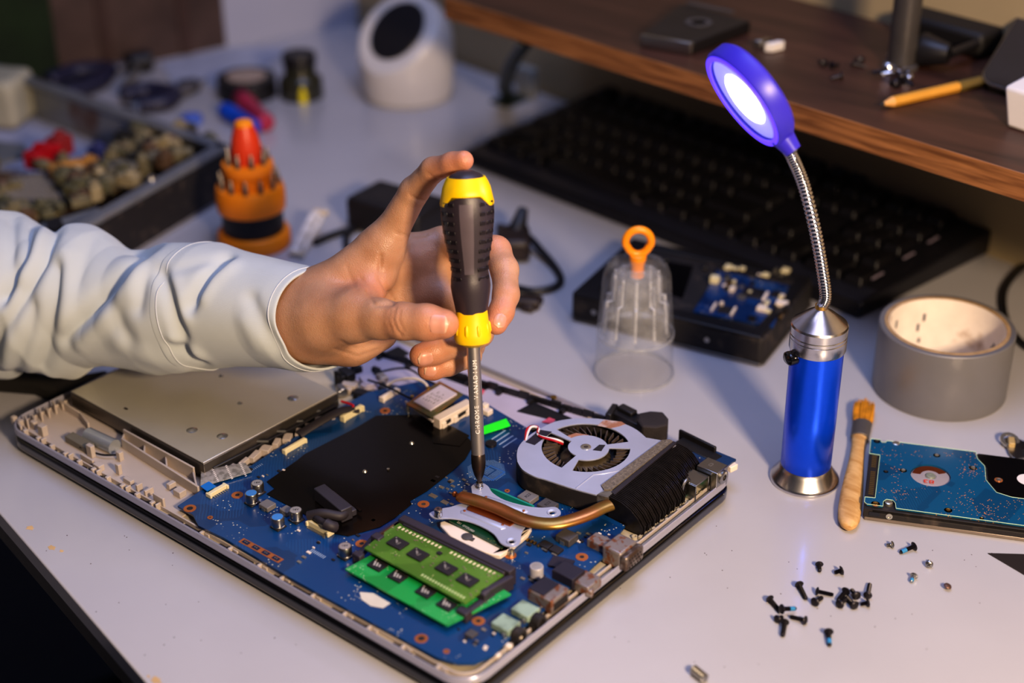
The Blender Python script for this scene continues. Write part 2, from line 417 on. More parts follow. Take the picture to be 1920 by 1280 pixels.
# ------------------------------------------------------------------ the opened laptop
LZ = .014
x0, x1, y0, y1 = -.0115, .3690, .0067, .2475
LP = thing('laptop', 'upside-down laptop with its bottom cover off and blue motherboard exposed', 'laptop', ((x0+x1)/2, (y0+y1)/2, 0))
b = MB(); b.prism(rrect(x0+.0005, y0-.0005, x1+.0005, y1-.001, .016), .0018, .0102); b.build('display_lid', K['blackgloss'], LP, bev=.0024, seg=4)
b = MB(); b.prism(rrect(x0+.004, y0+.0025, x1-.0025, y1-.004, .014), .0102, .0122); b.build('lid_seam', K['black'], LP)
for (cx, cy) in ((x0+.04, y0+.03), (x1-.04, y0+.03), (x0+.04, y1-.03), (x1-.04, y1-.03)):
    b = MB(); b.lathe([(.006, 0), (.006, .0025)], (cx, cy, 0), 20); b.build('rubber_foot', K['rubber'], LP)
b = MB()
b.plate(rrect(x0, y0, x1, y1, .016), [rrect(x0+.0016, y0+.0016, x1-.0016, y1-.0016, .0145)], .0118, .0168)
b.build('case_rim', K['caserim'], LP, bev=.0008)
b = MB(); b.prism(rrect(x0+.001, y0+.001, x1-.001, y1-.001, .015), .0116, .0128); b.build('case_floor', K['casefloor'], LP)
b = MB(); b.plate(rrect(x0+.0054, y0+.0054, x1-.0054, y1-.0054, .0106), [rrect(x0+.0064, y0+.0064, x1-.0064, y1-.0064, .0096)], .0128, .0153)
b.build('inner_lip', K['caseplastic'], LP, bev=.0002)
# groove line in the front rim, dark slots
b = MB()
for i in range(24):
    xx = x0+.022+i*.0146
    if i % 3 == 2: continue
    b.boxz(xx+.005, y0+.0035, .0128, .0125, .0026, .0008)
b.build('rim_slots', K['soot_shade'], LP)
# left tray with ribs and clips
b = MB(); b.prism([(x0+.006, y0+.006), (.148, y0+.006), (.148, .04), (.132, .06), (.02, .06), (x0+.006, .2)], .0128, .0136); b.build('palmrest_tray', K['caseplastic'], LP)
b = MB(); b.prism([xy(640, 700, .0145), xy(700, 625, .0145), xy(1180, 800, .0145), xy(1000, 860, .0145)], .0128, .0142); b.build('touchpad_foil', K['casewhite'], LP)
def wall(mbb, p, q, z0, z1, t):
    p = Vector(p[:2]+(0,)) if isinstance(p, tuple) else Vector((p.x, p.y, 0)); q = Vector(q[:2]+(0,)) if isinstance(q, tuple) else Vector((q.x, q.y, 0))
    c = (p+q)/2; mbb.box((c.x, c.y, (z0+z1)/2), ((q-p).length, t, z1-z0), math.atan2(q.y-p.y, q.x-p.x))
RZ = .0205
b = MB(); p, q = at(228, 822, .02), at(372, 913, .02)
wall(b, p, q, .0136, RZ, .0014)
p2, q2 = at(205, 795, .02), at(352, 878, .02); p2, q2 = at(232, 808, .021), at(364, 880, .021); wall(b, p2, q2, .0136, .0225, .0013)
for t in (.0, .3, .6, .98):
    a = p.lerp(q, t); c = p2.lerp(q2, t); 
    wall(b, a, c, .0136, .0195, .0011)
b.build('drive_bay_wall', K['caseplastic'], LP, bev=.0003)
b = MB(); p, q = at(160, 770, .021), at(118, 740, .021)
wall(b, at(118, 756, .018), at(150, 775, .018), .0136, .019, .0012); wall(b, at(150, 775, .018), at(165, 790, .02), .0136, .019, .0012)
for i in range(7):
    c = at(112-i*13, 750+i*7, .018); wall(b, c, c+Vector((.006, -.002, 0)), .0136, .0185+.002*(i % 2), .0012)
b.build('corner_ribs', K['caseplastic'], LP, bev=.0003)
b = MB()
for (px, py, w, d_, h) in ((82, 815, .005, .004, .007), (65, 802, .004, .003, .005), (172, 855, .005, .003, .008), (226, 862, .0035, .003, .006), (224, 888, .0032, .0025, .007),
                         (242, 905, .007, .003, .003), (165, 868, .012, .0016, .0045), (322, 915, .003, .005, .004), (338, 928, .006, .005, .004), (300, 948, .009, .0016, .007),
                         (280, 928, .0018, .006, .0045), (262, 920, .0018, .004, .005), (186, 880, .006, .004, .004), (40, 800, .003, .003, .005), (28, 793, .003, .003, .005)):
    c = at(px, py, .0136); b.boxz(c.x, c.y, .0136, w, d_, h)
for i in range(10):
    c = (x0+.018+i*.0135, y0+.0036); b.boxz(c[0], c[1], .0128, .0022, .0030, .0044); 
    if i % 2: b.boxz(c[0]+.004, c[1]+.0008, .0128, .0012, .0036, .0046)
b.build('case_clips', K['caseplastic'], LP, bev=.0003)
for i in range(9):
    c = (x0+.182+i*.0215+(i % 3)*.002, y0+.0037); b = MB(); b.boxz(c[0], c[1], .0128, .0016, .0028, .003); b.boxz(c[0]+.003, c[1]+.001, .0128, .0036, .001, .0022)
    b.build('case_clip', K['caseplastic'], LP, bev=.0002)
# right rim posts
for i, (px, py) in enumerate(((1190, 1000), (1215, 985), (1240, 968), (1262, 950), (1283, 936), (1305, 918), (1175, 1012))):
    c = at(px, py, .016); b = MB(); b.ringlathe([(.0009, .0128), (.0017, .0128), (.0017, .0144), (.0009, .0144)], (c.x, c.y, 0), 14); b.boxz(c.x+.003, c.y+.001, .0128, .0012, .0022, .0026)
    b.build('case_clip', K['casefloor'], LP)
# front light pipe: clear domes between cream fins
p, q = at(438, 1038, .016), at(522, 1086, .016); p.y = q.y = y0+.0108
for xa_, xb_ in ((at(352, 985, .016).x, p.x-.004), (q.x+.004, q.x+.042)):
    b = MB(); wall(b, Vector((xa_, y0+.0108, 0)), Vector((xb_, y0+.0108, 0)), .0128, .0160, .003); b.build('light_bar', mat('clear grey plastic', '8a8680', .2, coat=.5), LP, bev=.0006)
for i in range(5):
    c = p.lerp(q, (i+.3)/5); b = MB(); b.lathe([(.0026, 0), (.0026, .0022), (.0016, .0038), (0, .0044)], (c.x, c.y, .0128), 16); b.build('light_pipe', mat('clear grey plastic', ''), LP)
b = MB()
for i in range(6):
    c = p.lerp(q, (i-.1)/5); b.boxz(c.x, c.y, .0128, .0012, .007, .0045); 
b.build('light_fins', K['ivory'], LP, bev=.0002)
# touchpad button box at left with clear ribbon
b = MB(); c = at(150, 832, .015); b.boxz(c.x, c.y, .0136, .021, .0065, .0045, 0); b.build('switch_module', mat('olive grey plastic', '6d685c', .45), LP, bev=.0004)
b = MB()
pc, qc = at(165, 815, .017), at(215, 838, .017); 
b.tube([pc, qc], .0048, 14); b.build('ribbon_roll', mat('pale shiny film', 'a7adb2', .18, .5), LP)
b = MB(); b.tube(smoothpath([at(150, 838, .016), at(190, 852, .016), at(222, 852, .0165)], 6), .0006, 6); b.build('thin_wire', K['black'], LP)

# ---- optical drive
DZ = .0265
c0, c1_, c2_ = at(131, 733, DZ), at(381, 868, DZ), at(634, 735, DZ)
ex = (c1_-c0).normalized(); ey = Vector((-ex.y, ex.x, 0)); W_ = (c1_-c0).length; H_ = .127
quad = [c0, c1_, c1_+(c2_-c1_).normalized()*min(H_, (c2_-c1_).length), c0+(c2_-c1_).normalized()*min(H_, (c2_-c1_).length)]
b = MB(); b.prism([(p.x, p.y) for p in quad], DZ-.0105, DZ-.0009)
DR = b.build('optical_drive', mat('drive side steel', '6f6a64', .35, .85), LP, bev=.0004)
b = MB(); cc = sum(quad, Vector())/4
b.prism([(p.x+(cc-p).normalized().x*.0004, p.y+(cc-p).normalized().y*.0004) for p in quad], DZ-.0009, DZ)
b.build('top_cover', mat('satin drive cover', 'c4bfb2', .36, .55, var=.04, scale=30), DR, bev=.0006)
for px, py in ((360, 806), (417, 817), (549, 746), (415, 705), (450, 756)):
    c = at(px, py, DZ); s = 1 if px not in (415, 450) else .5
    b = MB(); b.lathe([(.0034*s, 0), (.0028*s, .0003), (.0016*s, .0008), (0, .0011)], (c.x, c.y, DZ), 18); b.build('dimple', K['brushed'], DR)
b = MB(); c = at(236, 766, DZ); b.boxz(c.x, c.y, DZ, .003, .0016, .0002); b.build('slot', K['soot_shade'], DR)
b = MB(); d0, d1 = at(395, 880, .018), at(628, 762, .018)
wall(b, d0, d1, .014, .0205, .006); b.build('drive_rail', K['black'], LP, bev=.0006)
b = MB(); random.seed(3)
for i in range(11):
    c = d0.lerp(d1, .04+i/11.5)+Vector((.006, -.0015, 0)); b.boxz(c.x, c.y, .014, random.uniform(.003, .007), random.uniform(.004, .009), random.uniform(.003, .006), .1*i)
b.build('rail_clips', K['caseplastic'], LP, bev=.0004)
b = MB()
for i in range(5):
    c = at(470+i*33, 833-i*19, .021); b.tube([c+Vector((-.004, -.006, 0)), c+Vector((.0, .003, .001)), c+Vector((.004, .01, -.001))], .0016, 8)
b.build('cable_bundle', K['black'], LP)
b = MB(); b.tube(smoothpath([at(560, 815, .019), at(600, 790, .022), at(640, 770, .023), at(670, 768, .02)], 6), .0035, 8, flat=.5)
b.build('wrapped_cable', K['rubber'], LP)
b = MB(); b.tube(smoothpath([at(655, 772, .02), at(662, 760, .023), at(640, 752, .023)], 6), .0008, 6); b.build('red_wire', K['red'], LP)

# ---- motherboard
MZ = .0178
def X_(L_, z=MZ): return [xy(px, py, z) for px, py in L_]
poly = X_([(333, 948), (398, 905), (440, 893), (640, 762), (690, 735), (800, 712), (905, 752), (985, 800), (1085, 870), (1175, 940), (1128, 962), (1172, 985), (1135, 1040), (1048, 1120), (962, 1190), (925, 1228), (890, 1243), (858, 1243), (820, 1232), (700, 1168), (540, 1080), (420, 1008), (372, 985), (362, 965)])
mb_mat = m_board('blue circuit board', '0a3f72', '083461', '195389', .43, 'c8c6b0')
b = MB(); b.prism(poly, MZ-.0014, MZ)
BD = b.build('motherboard', mb_mat, LP)
def ringhole(px, py, r=.0034, ri=.0013, m_=K['ring'], screw=False):
    c = at(px, py, MZ); b = MB(); b.ringlathe([(ri, 0), (r, 0), (r, .00022), (ri, .00022)], (c.x, c.y, MZ), 28)
    o = b.build('mounting_hole', m_, BD)
    b = MB(); b.lathe([(ri, 0), (ri, .0001)] if not screw else [(.0018, 0), (.0018, .0014), (.0009, .0014), (.0009, .0006)], (c.x, c.y, MZ), 16)
    b.build('bore' if not screw else 'standoff', K['soot_shade'] if not screw else K['tin'], BD)
for a in ((356, 953, .0036, .0018), (445, 928), (678, 1019), (794, 945), (722, 770), (790, 1197, .0034, .0018), (897, 1164), (1091, 1044), (957, 1041, .0033, .0014, K['ring'], True)): ringhole(*a)
for px, py in ((394, 970), (837, 1221), (951, 920)):
    ringhole(px, py, .0016, .0006)
# copper fuse strip with dark windows
b = MB(); p, q = at(452, 1012, MZ), at(527, 1052, MZ); wall(b, p, q, MZ, MZ+.00015, .0042); b.build('copper_strip', K['ring'], BD)
for i in range(4):
    c = p.lerp(q, (i+.5)/4); b = MB(); b.boxz(c.x, c.y, MZ+.00015, .0048, .0026, .0001); b.build('strip_window', mat('navy mask', '0a1c40', .4), BD)
    b = MB(); b.boxz(c.x-.0007, c.y, MZ+.00025, .0006, .0006, .0003); b.boxz(c.x+.0007, c.y, MZ+.00025, .0006, .0006, .0003); b.build('solder_pad', K['tin'], BD)
# mylar sheet
b = MB(); b.prism(X_([(500, 904), (556, 865), (572, 852), (668, 803), (706, 780), (780, 778), (856, 806), (890, 832), (872, 862), (848, 884), (800, 922), (769, 940), (772, 946), (740, 972), (712, 989), (653, 1006), (620, 1000), (590, 975), (500, 927), (515, 917)], MZ), MZ+.0002, MZ+.0005)
b.build('insulating_sheet', K['mylar'], BD)
b = MB(); b.prism(X_([(800, 790), (846, 800), (880, 818), (862, 838), (812, 832)], MZ), MZ+.0005, MZ+.0008); b.build('black_tape', K['mylar'], BD)
for px, py in ((684, 885), (772, 832), (728, 882)):
    c = at(px, py, MZ); b = MB(); b.lathe([(.0015 if px != 728 else .0005, 0), (.0009, .0009), (0, .001)], (c.x, c.y, MZ+.0005), 14); b.build('rivet', K['tin'], BD)
# silkscreened grid of the unpopulated chip
b = MB(); c0_ = at(912, 882, MZ); n = 0
for i in range(-11, 12):
    for j in range(-11, 12):
        if abs(i)+abs(j) > 15 or (abs(i) < 5 and abs(j) < 5 and max(abs(i), abs(j)) == 4): continue
        b.boxz(c0_.x+i*.00098, c0_.y+j*.00098, MZ, .00048, .00048, .0001)
b.build('ball_grid', mat('pale solder balls', '6f8fb5', .4), BD)
b = MB(); r_ = .0058; b.plate([(c0_.x-r_+.004, c0_.y-r_), (c0_.x+r_+.004, c0_.y-r_), (c0_.x+r_+.004, c0_.y+r_), (c0_.x-r_+.004, c0_.y+r_)], [[(c0_.x-r_+.0048, c0_.y-r_+.0008), (c0_.x+r_+.0032, c0_.y-r_+.0008), (c0_.x+r_+.0032, c0_.y+r_-.0008), (c0_.x-r_+.0048, c0_.y+r_-.0008)]], MZ+.0001, MZ+.00018)
b.build('outline_square', mat('mask blue', '1c5aa4', .4), BD)
# capacitors
for px, py, top in ((484, 924, 0), (473, 943, 1), (556, 975, 0), (522, 988, 1), (648, 1043, 0), (1006, 1081, 0)):
    c = at(px, py, MZ); b = MB(); b.boxz(c.x, c.y, MZ, .0068, .0068, .0008, .0); 
    o = b.build('capacitor', K['chip'], BD, bev=.0003)
    b = MB(); b.lathe([(.0030, .0008), (.0036, .001), (.0037, .0014), (.0034, .0017), (.0037, .002), (.0037, .0066), (.0034, .0071), (.0031, .0071)], (c.x, c.y, MZ), 28)
    b.build('capacitor_can', K['steel'] if px < 900 else mat('matte can', 'c9c5c8', .4, .4), BD)
    b = MB(); b.lathe([(.0031, .0071), (0, .0072)], (c.x, c.y, MZ), 24); b.build('capacitor_top', mat('can print blue', '3f7fc0', .4) if top else mat('can top', 'bdbab6', .35, .6), BD)
    if not top and px < 900:
        b = MB(); add_text(b, '16V', .0022, (c.x, c.y, MZ+.0073), X*.7+Y*.7, -X*.7+Y*.7, Z); b.build('can_print', K['chip'], BD)
for px, py, w, h, m_, t in ((502, 952, .0075, .0032, 'grey', ''), (538, 962, .0062, .0032, 'grey', ''), (990, 938, .0095, .0034, 'grey', 'R23'), (1027, 953, .0095, .0034, 'darkgrey', 'R23'), (1063, 1014, .0095, .0045, 'darkgrey', ''), (1085, 945, .006, .003, 'chip', '')):
    c = at(px, py, MZ); b = MB(); b.boxz(c.x, c.y, MZ, w, w*.9, h); b.build('inductor', K[m_], BD, bev=.0005)
    b = MB(); b.boxz(c.x, c.y-w*.46, MZ, w*.3, .0006, h*.55); b.build('inductor_terminal', K['tin'], BD)
    if t: b = MB(); add_text(b, t, .0028, (c.x, c.y, MZ+h+.00003), Y, -X, Z); b.build('inductor_print', K['chip'], BD)
for px, py in ((1024, 1024), (1043, 1033)):
    c = at(px, py, MZ); b = MB(); b.boxz(c.x, c.y, MZ, .0062, .0055, .0016); b.build('transistor', K['chip'], BD, bev=.0002)
    b = MB(); b.boxz(c.x+.0012, c.y-.0033, MZ, .0034, .0012, .0007); b.build('transistor_tab', K['tin'], BD)
for px, py in ((990, 1014), (997, 1017), (1003, 1020), (1010, 1024)):
    c = at(px, py, MZ); b = MB(); b.boxz(c.x, c.y, MZ, .0012, .0022, .0012); b.build('chip_capacitor', K['gold'], BD, bev=.0001)
# scattered tiny parts (individual passives)
random.seed(11)
spots = [(560+(i*37) % 120, 995+(i*23) % 60) for i in range(16)]+[(820+(i*29) % 60, 895+(i*17) % 55) for i in range(14)]+[(1085+(i*13) % 60, 1000+(i*7) % 20) for i in range(10)]+[(860+(i*17) % 70, 1180+(i*11) % 40) for i in range(14)]+[(980+(i*19) % 60, 1085+(i*7) % 25) for i in range(8)]+[(470+(i*31) % 70, 880+(i*11) % 20) for i in range(6)]+[(930+(i*31) % 160, 1000+(i*11) % 40) for i in range(8)]+[(1000+(i*23) % 90, 965+(i*7) % 12) for i in range(6)]
for i, (px, py) in enumerate(spots):
    c = at(px, py, MZ); b = MB(); s = random.choice((.0009, .0012, .0016)); b.boxz(c.x, c.y, MZ, s*1.6, s, .0006); o = b.build('surface_component', random.choice([K['tin'], K['chip'], K['tin'], K['ivory']]), BD)
for px, py, w, h in ((812, 902, .003, .002), (828, 914, .003, .002), (846, 902, .003, .0024), (812, 930, .005, .003), (834, 942, .0045, .003), (700, 976, .002, .002)):
    c = at(px, py, MZ); b = MB(); b.boxz(c.x, c.y, MZ, w, h, .0005); b.build('solder_pad', K['tin'], BD)
b = MB(); c = at(884, 1190, MZ); b.boxz(c.x, c.y, MZ, .005, .005, .0012); b.build('controller_chip', K['darkgrey'], BD)
b = MB()
for i, ch in enumerate(range(11)):
    c = at(460+i*3.1, 889-i*1.9, MZ); b.boxz(c.x, c.y, MZ, .0016, .0003, .0001)
for i in range(9):
    c = at(584+i*3, 1031+i*1.7, MZ); b.boxz(c.x, c.y, MZ, .0004, .0024, .0001)
for k in range(4):
    c = at(935+k*7, 815+k*5, MZ); b.boxz(c.x, c.y, MZ, .0008, .013, .0001)
b.build('silkscreen_marks', mat('silkscreen', '9fb2c8', .5), BD)
b = MB(); b.prism(X_([(674, 1110), (700, 1112), (732, 1131), (718, 1140), (695, 1136), (678, 1124)], MZ), MZ, MZ+.0002); b.build('torn_label', mat('torn label', 'cfc8b8', .6), BD)
c = at(921, 834, MZ); b = MB(); b.lathe([(.0034, 0), (.0034, .0016), (.001, .002), (0, .0016)], (c.x, c.y, MZ), 22); b.build('buzzer', K['black'], BD)
b = MB(); b.prism(X_([(902, 801), (949, 785), (957, 798), (903, 815)], .020), .0198, .0203); b.build('green_tape', K['green'], BD)
# connectors
def connector(px, py, L_, D_, h, along, pins=0, mat_=K['cream']):
    c = at(px, py, MZ); ax = Vector(along); rz = math.atan2(ax.y, ax.x)
    b = MB(); b.boxz(c.x, c.y, MZ, L_, D_*.6, h, rz); n = Vector((-ax.y, ax.x, 0))
    b.boxz(c.x+n.x*D_*.3, c.y+n.y*D_*.3, MZ, L_*.95, D_*.45, h*.6, rz)
    for s_ in (-1, 1): b.boxz(c.x+ax.x*s_*L_*.5, c.y+ax.y*s_*L_*.5, MZ, .0014, D_, h*.9, rz)
    o = b.build('cable_connector', mat_, BD, bev=.0003)
    if pins:
        b = MB()
        for i in range(pins):
            t = (i+.5)/pins-.5; b.boxz(c.x+ax.x*L_*.85*t-n.x*D_*.55, c.y+ax.y*L_*.85*t-n.y*D_*.55, MZ, .0004, .002, .0006, rz)
        b.build('connector_pins', K['tin'], BD)
    return o
connector(408, 923, .0125, .0045, .0028, (0, 1, 0), 7, K['cream'])
connector(600, 993, .0165, .005, .0034, (1, 0, 0), 14)
connector(553, 840, .0165, .0032, .0034, (0, 1, 0))
connector(661, 780, .0165, .004, .0045, (0, 1, 0))
# ribbon cable with blue stiffener
b = MB(); b.prism([xy(377, 882, .0195), xy(460, 867, .0195), xy(472, 884, .0195), xy(392, 908, .0195), xy(376, 912, .0195)], .0192, .0196); b.build('ribbon_cable', mat('silver ribbon', 'c6c2bd', .25, .5, col2='9a9690', mixscale=300), LP)
b = MB()
for k in range(3):
    for i in range(9):
        c = at(398+k*26+i*1.4, 878-k*5+i*3.0, .0197); b.boxz(c.x, c.y, .0197, .0006, .0012, .0001)
b.build('ribbon_highlights', K['white'], LP)
b = MB(); b.prism([xy(376, 912, .0195), xy(392, 903, .0195), xy(405, 912, .0195), xy(388, 921, .0195)], .0193, .0199); b.build('ribbon_stiffener', K['blue'], LP)
# black SATA plug
b = MB(); c0_, c1s = at(594, 912, .025), at(655, 962, .025); mid = (c0_+c1s)/2
rz = math.atan2(c1s.y-c0_.y, c1s.x-c0_.x)
b.boxz(mid.x, mid.y, .0185, .0285, .0075, .0085, rz); b.boxz(mid.x+.002, mid.y+.005, .0185, .024, .004, .004, rz)
b.build('drive_plug', mat('plug plastic', '34323a', .5), LP, bev=.0006)
b = MB(); c = at(672, 955, .021); b.boxz(c.x, c.y, .0205, .0045, .0015, .0012, rz); b.build('plug_tongue', K['blackgloss'], LP)
b = MB(); b.tube(smoothpath([at(588, 968, .022), at(600, 975, .0245), at(618, 985, .0235), at(628, 988, .0215)], 5), [.0018]*8+[.0032]*8, 10)
b.tube(smoothpath([at(578, 967, .0225), at(605, 962, .025), at(636, 967, .0235), at(646, 962, .023)], 5), .0028, 10)
b.build('plug_cable', K['rubber'], LP)

# ---- memory modules
RM1, RM2 = .0262, .0215
def ram(corners, z, chips, name_mat, chipc, fl, zc):
    pts = [at(px, py, z) for px, py in corners]
    b = MB(); b.prism([(p.x, p.y) for p in pts], z-.0011, z); o = b.build('memory_module', name_mat, LP)
    for px, py in chips:
        c = at(px, py, z+.0011); b = MB(); b.boxz(c.x, c.y, z, chipc[0], chipc[1], .0011); b.build('memory_chip', K['chip'], o, bev=.00015)
        b = MB()
        if fl:
            b.boxz(c.x-.0012, c.y+.0005, z+.0011, .0009, .0022, .00006, .6); b.boxz(c.x-.0022, c.y+.0012, z+.0011, .0007, .0014, .00006, .6)
            add_text(b, 'TKL', .0017, (c.x+.0008, c.y-.0002, z+.00118), Y, -X, Z)
        else:
            for k in range(3): b.boxz(c.x-.002+k*.0018, c.y, z+.0011, .0009, .0038-.0008*k, .00006, .5)
        b.lathe([(.0004, 0), (.0004, .0001)], (c.x-chipc[0]*.38, c.y+chipc[1]*.36, z+.0011), 10)
        b.build('chip_marking', mat('dull print', '8f8a84', .6) if fl else K['ink'], o)
    return o, pts
g1 = m_board('olive green memory board', '4f7a2c', '456f26', '6c9440', .42, 'd6d39a', 1.6)
g2 = m_board('bright green memory board', '1f9a4c', '188a42', '4fb878', .48, 'cfe0c0', 1.6)
o2, p2 = ram([(647, 1066), (838, 1172), (958, 1113), (770, 1000)], RM2, [(708, 1058), (746, 1079), (798, 1108), (838, 1132)], g2, (.0088, .0072), False, 0)
o1, p1 = ram([(745, 978), (946, 1075), (872, 1131), (683, 1027)], RM1, [(746, 1017), (784, 1038), (837, 1064), (877, 1086)], g1, (.0098, .0078), True, 0)
b = MB(); a0, a1 = p1[0]*.965+p1[3]*.035, p1[1]*.965+p1[2]*.035
for i in range(26):
    if i in (12, 13): continue
    c = (p1[0]+Vector((0, -.0032, 0))).lerp(p1[1]+Vector((0, -.0032, 0)), .06+.88*i/25); b.boxz(c.x, c.y, RM1, .0012, .002, .0001)
b.build('bare_pads', K['cream'], o1)
b = MB()
for i in range(16):
    c = p1[3].lerp(p1[2], .55+.4*i/15)+Vector((0, .003, 0)); b.boxz(c.x, c.y, RM1, .0008, .0018, .0001)
b.build('printed_number', mat('pale green ink', 'c3d29a', .5), o1)
c = at(824, 1038, RM1); b = MB(); b.boxz(c.x, c.y, RM1, .0025, .0022, .0008); b.build('memory_register', K['chip'], o1)
random.seed(5)
for j, (o_, p_, z_) in enumerate(((o1, p1, RM1), (o2, p2, RM2))):
    for i in range(34):
        u, v_ = random.random(), random.choice((.12, .2, .8, .88) if j == 0 else (.1, .15, .35, .42))
        if j == 0: u = random.choice((.04, .245, .27, .5, .53, .735, .76, .97))+random.uniform(-.008, .008) if i % 2 else u; v_ = v_ if i % 2 == 0 else random.uniform(.2, .8)
        a = p_[0].lerp(p_[1], u); c = p_[3].lerp(p_[2], u); q = c.lerp(a, v_)
        b = MB(); b.boxz(q.x, q.y, z_, .0011, .0007, .0004); b.build('surface_component', K['tin'], o_)
# socket
mso = mat('memory socket plastic', '35303a', .5, var=.06)
b = MB(); a0, a1 = at(752, 972, .027), at(962, 1072, .027); wall(b, a0, a1, MZ, .0285, .0055)
wall(b, at(758, 982, .0262), at(948, 1074, .0262), MZ, .0274, .0035)
for s_, (a, c) in enumerate(((at(748, 975, .027), at(705, 1008, .025)), (at(960, 1075, .027), at(902, 1113, .025)))):
    wall(b, a, c, MZ, .0262, .0035)
wall(b, at(925, 1105, .024), at(866, 1150, .023), MZ, .0225, .0035); wall(b, at(700, 1000, .023), at(665, 1050, .02), MZ, .0215, .0028)
c = at(708, 1007, .026); b.boxz(c.x, c.y, MZ, .006, .005, .0095); c = at(905, 1112, .024); b.boxz(c.x, c.y, MZ, .007, .005, .008)
c = at(672, 1042, .022); b.boxz(c.x, c.y, MZ, .006, .004, .006); c = at(870, 1148, .022); b.boxz(c.x, c.y, MZ, .007, .005, .006)
b.build('memory_socket', mso, LP, bev=.0006)
for a, c in ((at(738, 985, .0268), at(712, 1003, .0268)), (at(716, 1003, .0275), at(720, 998, .0275))):
    b = MB(); wall(b, a, c, .0262, .0272, .0008); b.build('socket_latch', K['chrome'], LP)
c = at(926, 1125, MZ); b = MB(); b.boxz(c.x, c.y, MZ, .004, .004, .001); b.boxz(c.x-.001, c.y+.003, MZ, .0015, .002, .0035); b.build('solder_anchor', K['tin'], LP)

# ---- processor socket, bracket, heat pipe
def zs(L_, z): return [xy(780+x*.198, 900+y*.198, z) for x, y in L_]
b = MB(); b.prism(zs([(225, 385), (270, 372), (860, 640), (1010, 470), (1100, 430), (1060, 500), (890, 640), (800, 700), (720, 690), (560, 640), (330, 520), (230, 420)], .0215), MZ, .0208)
b.build('processor_socket', K['ivory'], LP, bev=.0006)
b = MB(); c = at(780+485*.198, 900+530*.198, .0214); b.lathe([(.0031, 0), (.0031, .0006), (.0024, .0008), (0, .0008)], (c.x, c.y, .0208), 24); b.boxz(c.x+.0034, c.y-.0002, .0208, .0026, .0026, .0006, .2)
b.build('socket_lock', K['darkgrey'], LP)
b = MB(); b.prism(zs([(310, 375), (420, 372), (1000, 420), (980, 480), (820, 625), (800, 628)], .0225), .0208, .0222); b.build('processor', m_board('processor substrate', '14402a', '0f2f22', '3a6a40', .44, 'c8b860', 2), LP)
b = MB(); add_text(b, 'E51  OTZUS02', .0021, zs([(470, 440)], .0223)[0]+(.02225,), (X*.99-Y*.08), (X*.08+Y*.99), Z); b.build('processor_marking', K['ink'], LP)
# teal strip behind the bracket
b = MB(); b.prism(zs([(700, 80), (1100, 250), (1120, 245), (760, 90)], .021), MZ, .0215); b.build('processor_edge', mat('teal board edge', '1c8a7c', .4), LP)
BZ = .0252
outer = smoothpath([Vector(p+(0,)) for p in zs([(520, 60), (560, 28), (640, 28), (690, 62), (730, 120), (850, 190), (1050, 243), (1200, 258), (1320, 252), (1372, 300), (1340, 345), (1240, 352), (1100, 350), (1040, 430), (1000, 500), (988, 580), (950, 622), (870, 622), (800, 590), (740, 510), (640, 445), (500, 388), (330, 358), (190, 360), (128, 328), (140, 300), (230, 268), (330, 250), (420, 222), (500, 220), (530, 150), (520, 60)], BZ)], 3)[:-1]
cH = [at(959, 1015, BZ), at(1035, 961, BZ)]
b = MB(); b.plate([(p.x, p.y) for p in outer], [circ((c.x, c.y), .0016, 16) for c in cH], BZ-.0009, BZ)
BR = b.build('processor_bracket', K['lavender'], LP, bev=.0002)
for c in cH:
    b = MB(); b.ringlathe([(.0016, 0), (.0029, .0), (.0026, .0005), (.0019, .0002)], (c.x, c.y, BZ), 24); b.build('bracket_eyelet', K['lavender'], BR)
for A_, B_ in (((425, 290), (850, 455)), ((640, 165), (1060, 300))):
    a, c = zs([A_, B_], BZ); wall_ = MB(); pa_, pc_ = Vector(a+(BZ,)), Vector(c+(BZ,))
    wall_.tube([pa_, pa_.lerp(pc_, .05), pa_.lerp(pc_, .95), pc_], [.0006, .0024, .0024, .0006], 12, flat=.35); wall_.build('pressed_ridge', K['lavender'], BR)
for (x_, y_) in ((460, 293), (820, 425), (662, 162), (1020, 290)):
    p = zs([(x_, y_)], BZ+.0006)[0]; b = MB(); b.lathe([(.0009, 0), (.0007, .0006), (0, .0008)], (p[0], p[1], BZ+.0005), 12); b.build('copper_rivet', K['copper'], BR)
b = MB(); b.prism(zs([(500, 255), (590, 268), (950, 400), (890, 438), (480, 285)], BZ), BZ, BZ+.0008); b.build('copper_plate', K['copper'], BR)
def springscrew(px, py, z):
    c = at(px, py, z); pr_ = [(.0017, 0), (.0017, .0005)]
    for i in range(3): pr_ += [(.0021, .0006+i*.0009), (.0022, .0009+i*.0009), (.0016, .0013+i*.0009)]
    b = MB(); b.lathe(pr_+[(.0021, .0034), (.0023, .0037), (.0023, .0048), (.002, .0051)], (c.x, c.y, z), 20)
    o = b.build('spring_screw', K['steel'], BR)
    b = MB(); b.lathe([(.002, .0051), (.0018, .0053), (0, .0053)], (c.x, c.y, z), 20); b.build('screw_top', K['brushed'], BR)
    b = MB(); b.boxz(c.x, c.y, z+.0053, .0022, .0005, .00006, .7); b.boxz(c.x, c.y, z+.0053, .0022, .0005, .00006, .7+PI/2); b.build('cross_slot', K['soot_shade'], BR)
springscrew(822, 968, BZ)
c = at(899, 913, BZ); SCR = Vector((c.x, c.y, BZ))
b = MB(); b.lathe([(.0022, 0), (.0022, .0006), (.0016, .0009), (.0016, .0018), (.002, .0021), (.002, .0032), (.0017, .0035), (0, .003)], SCR, 20); b.build('mounting_screw', K['steel'], BR)
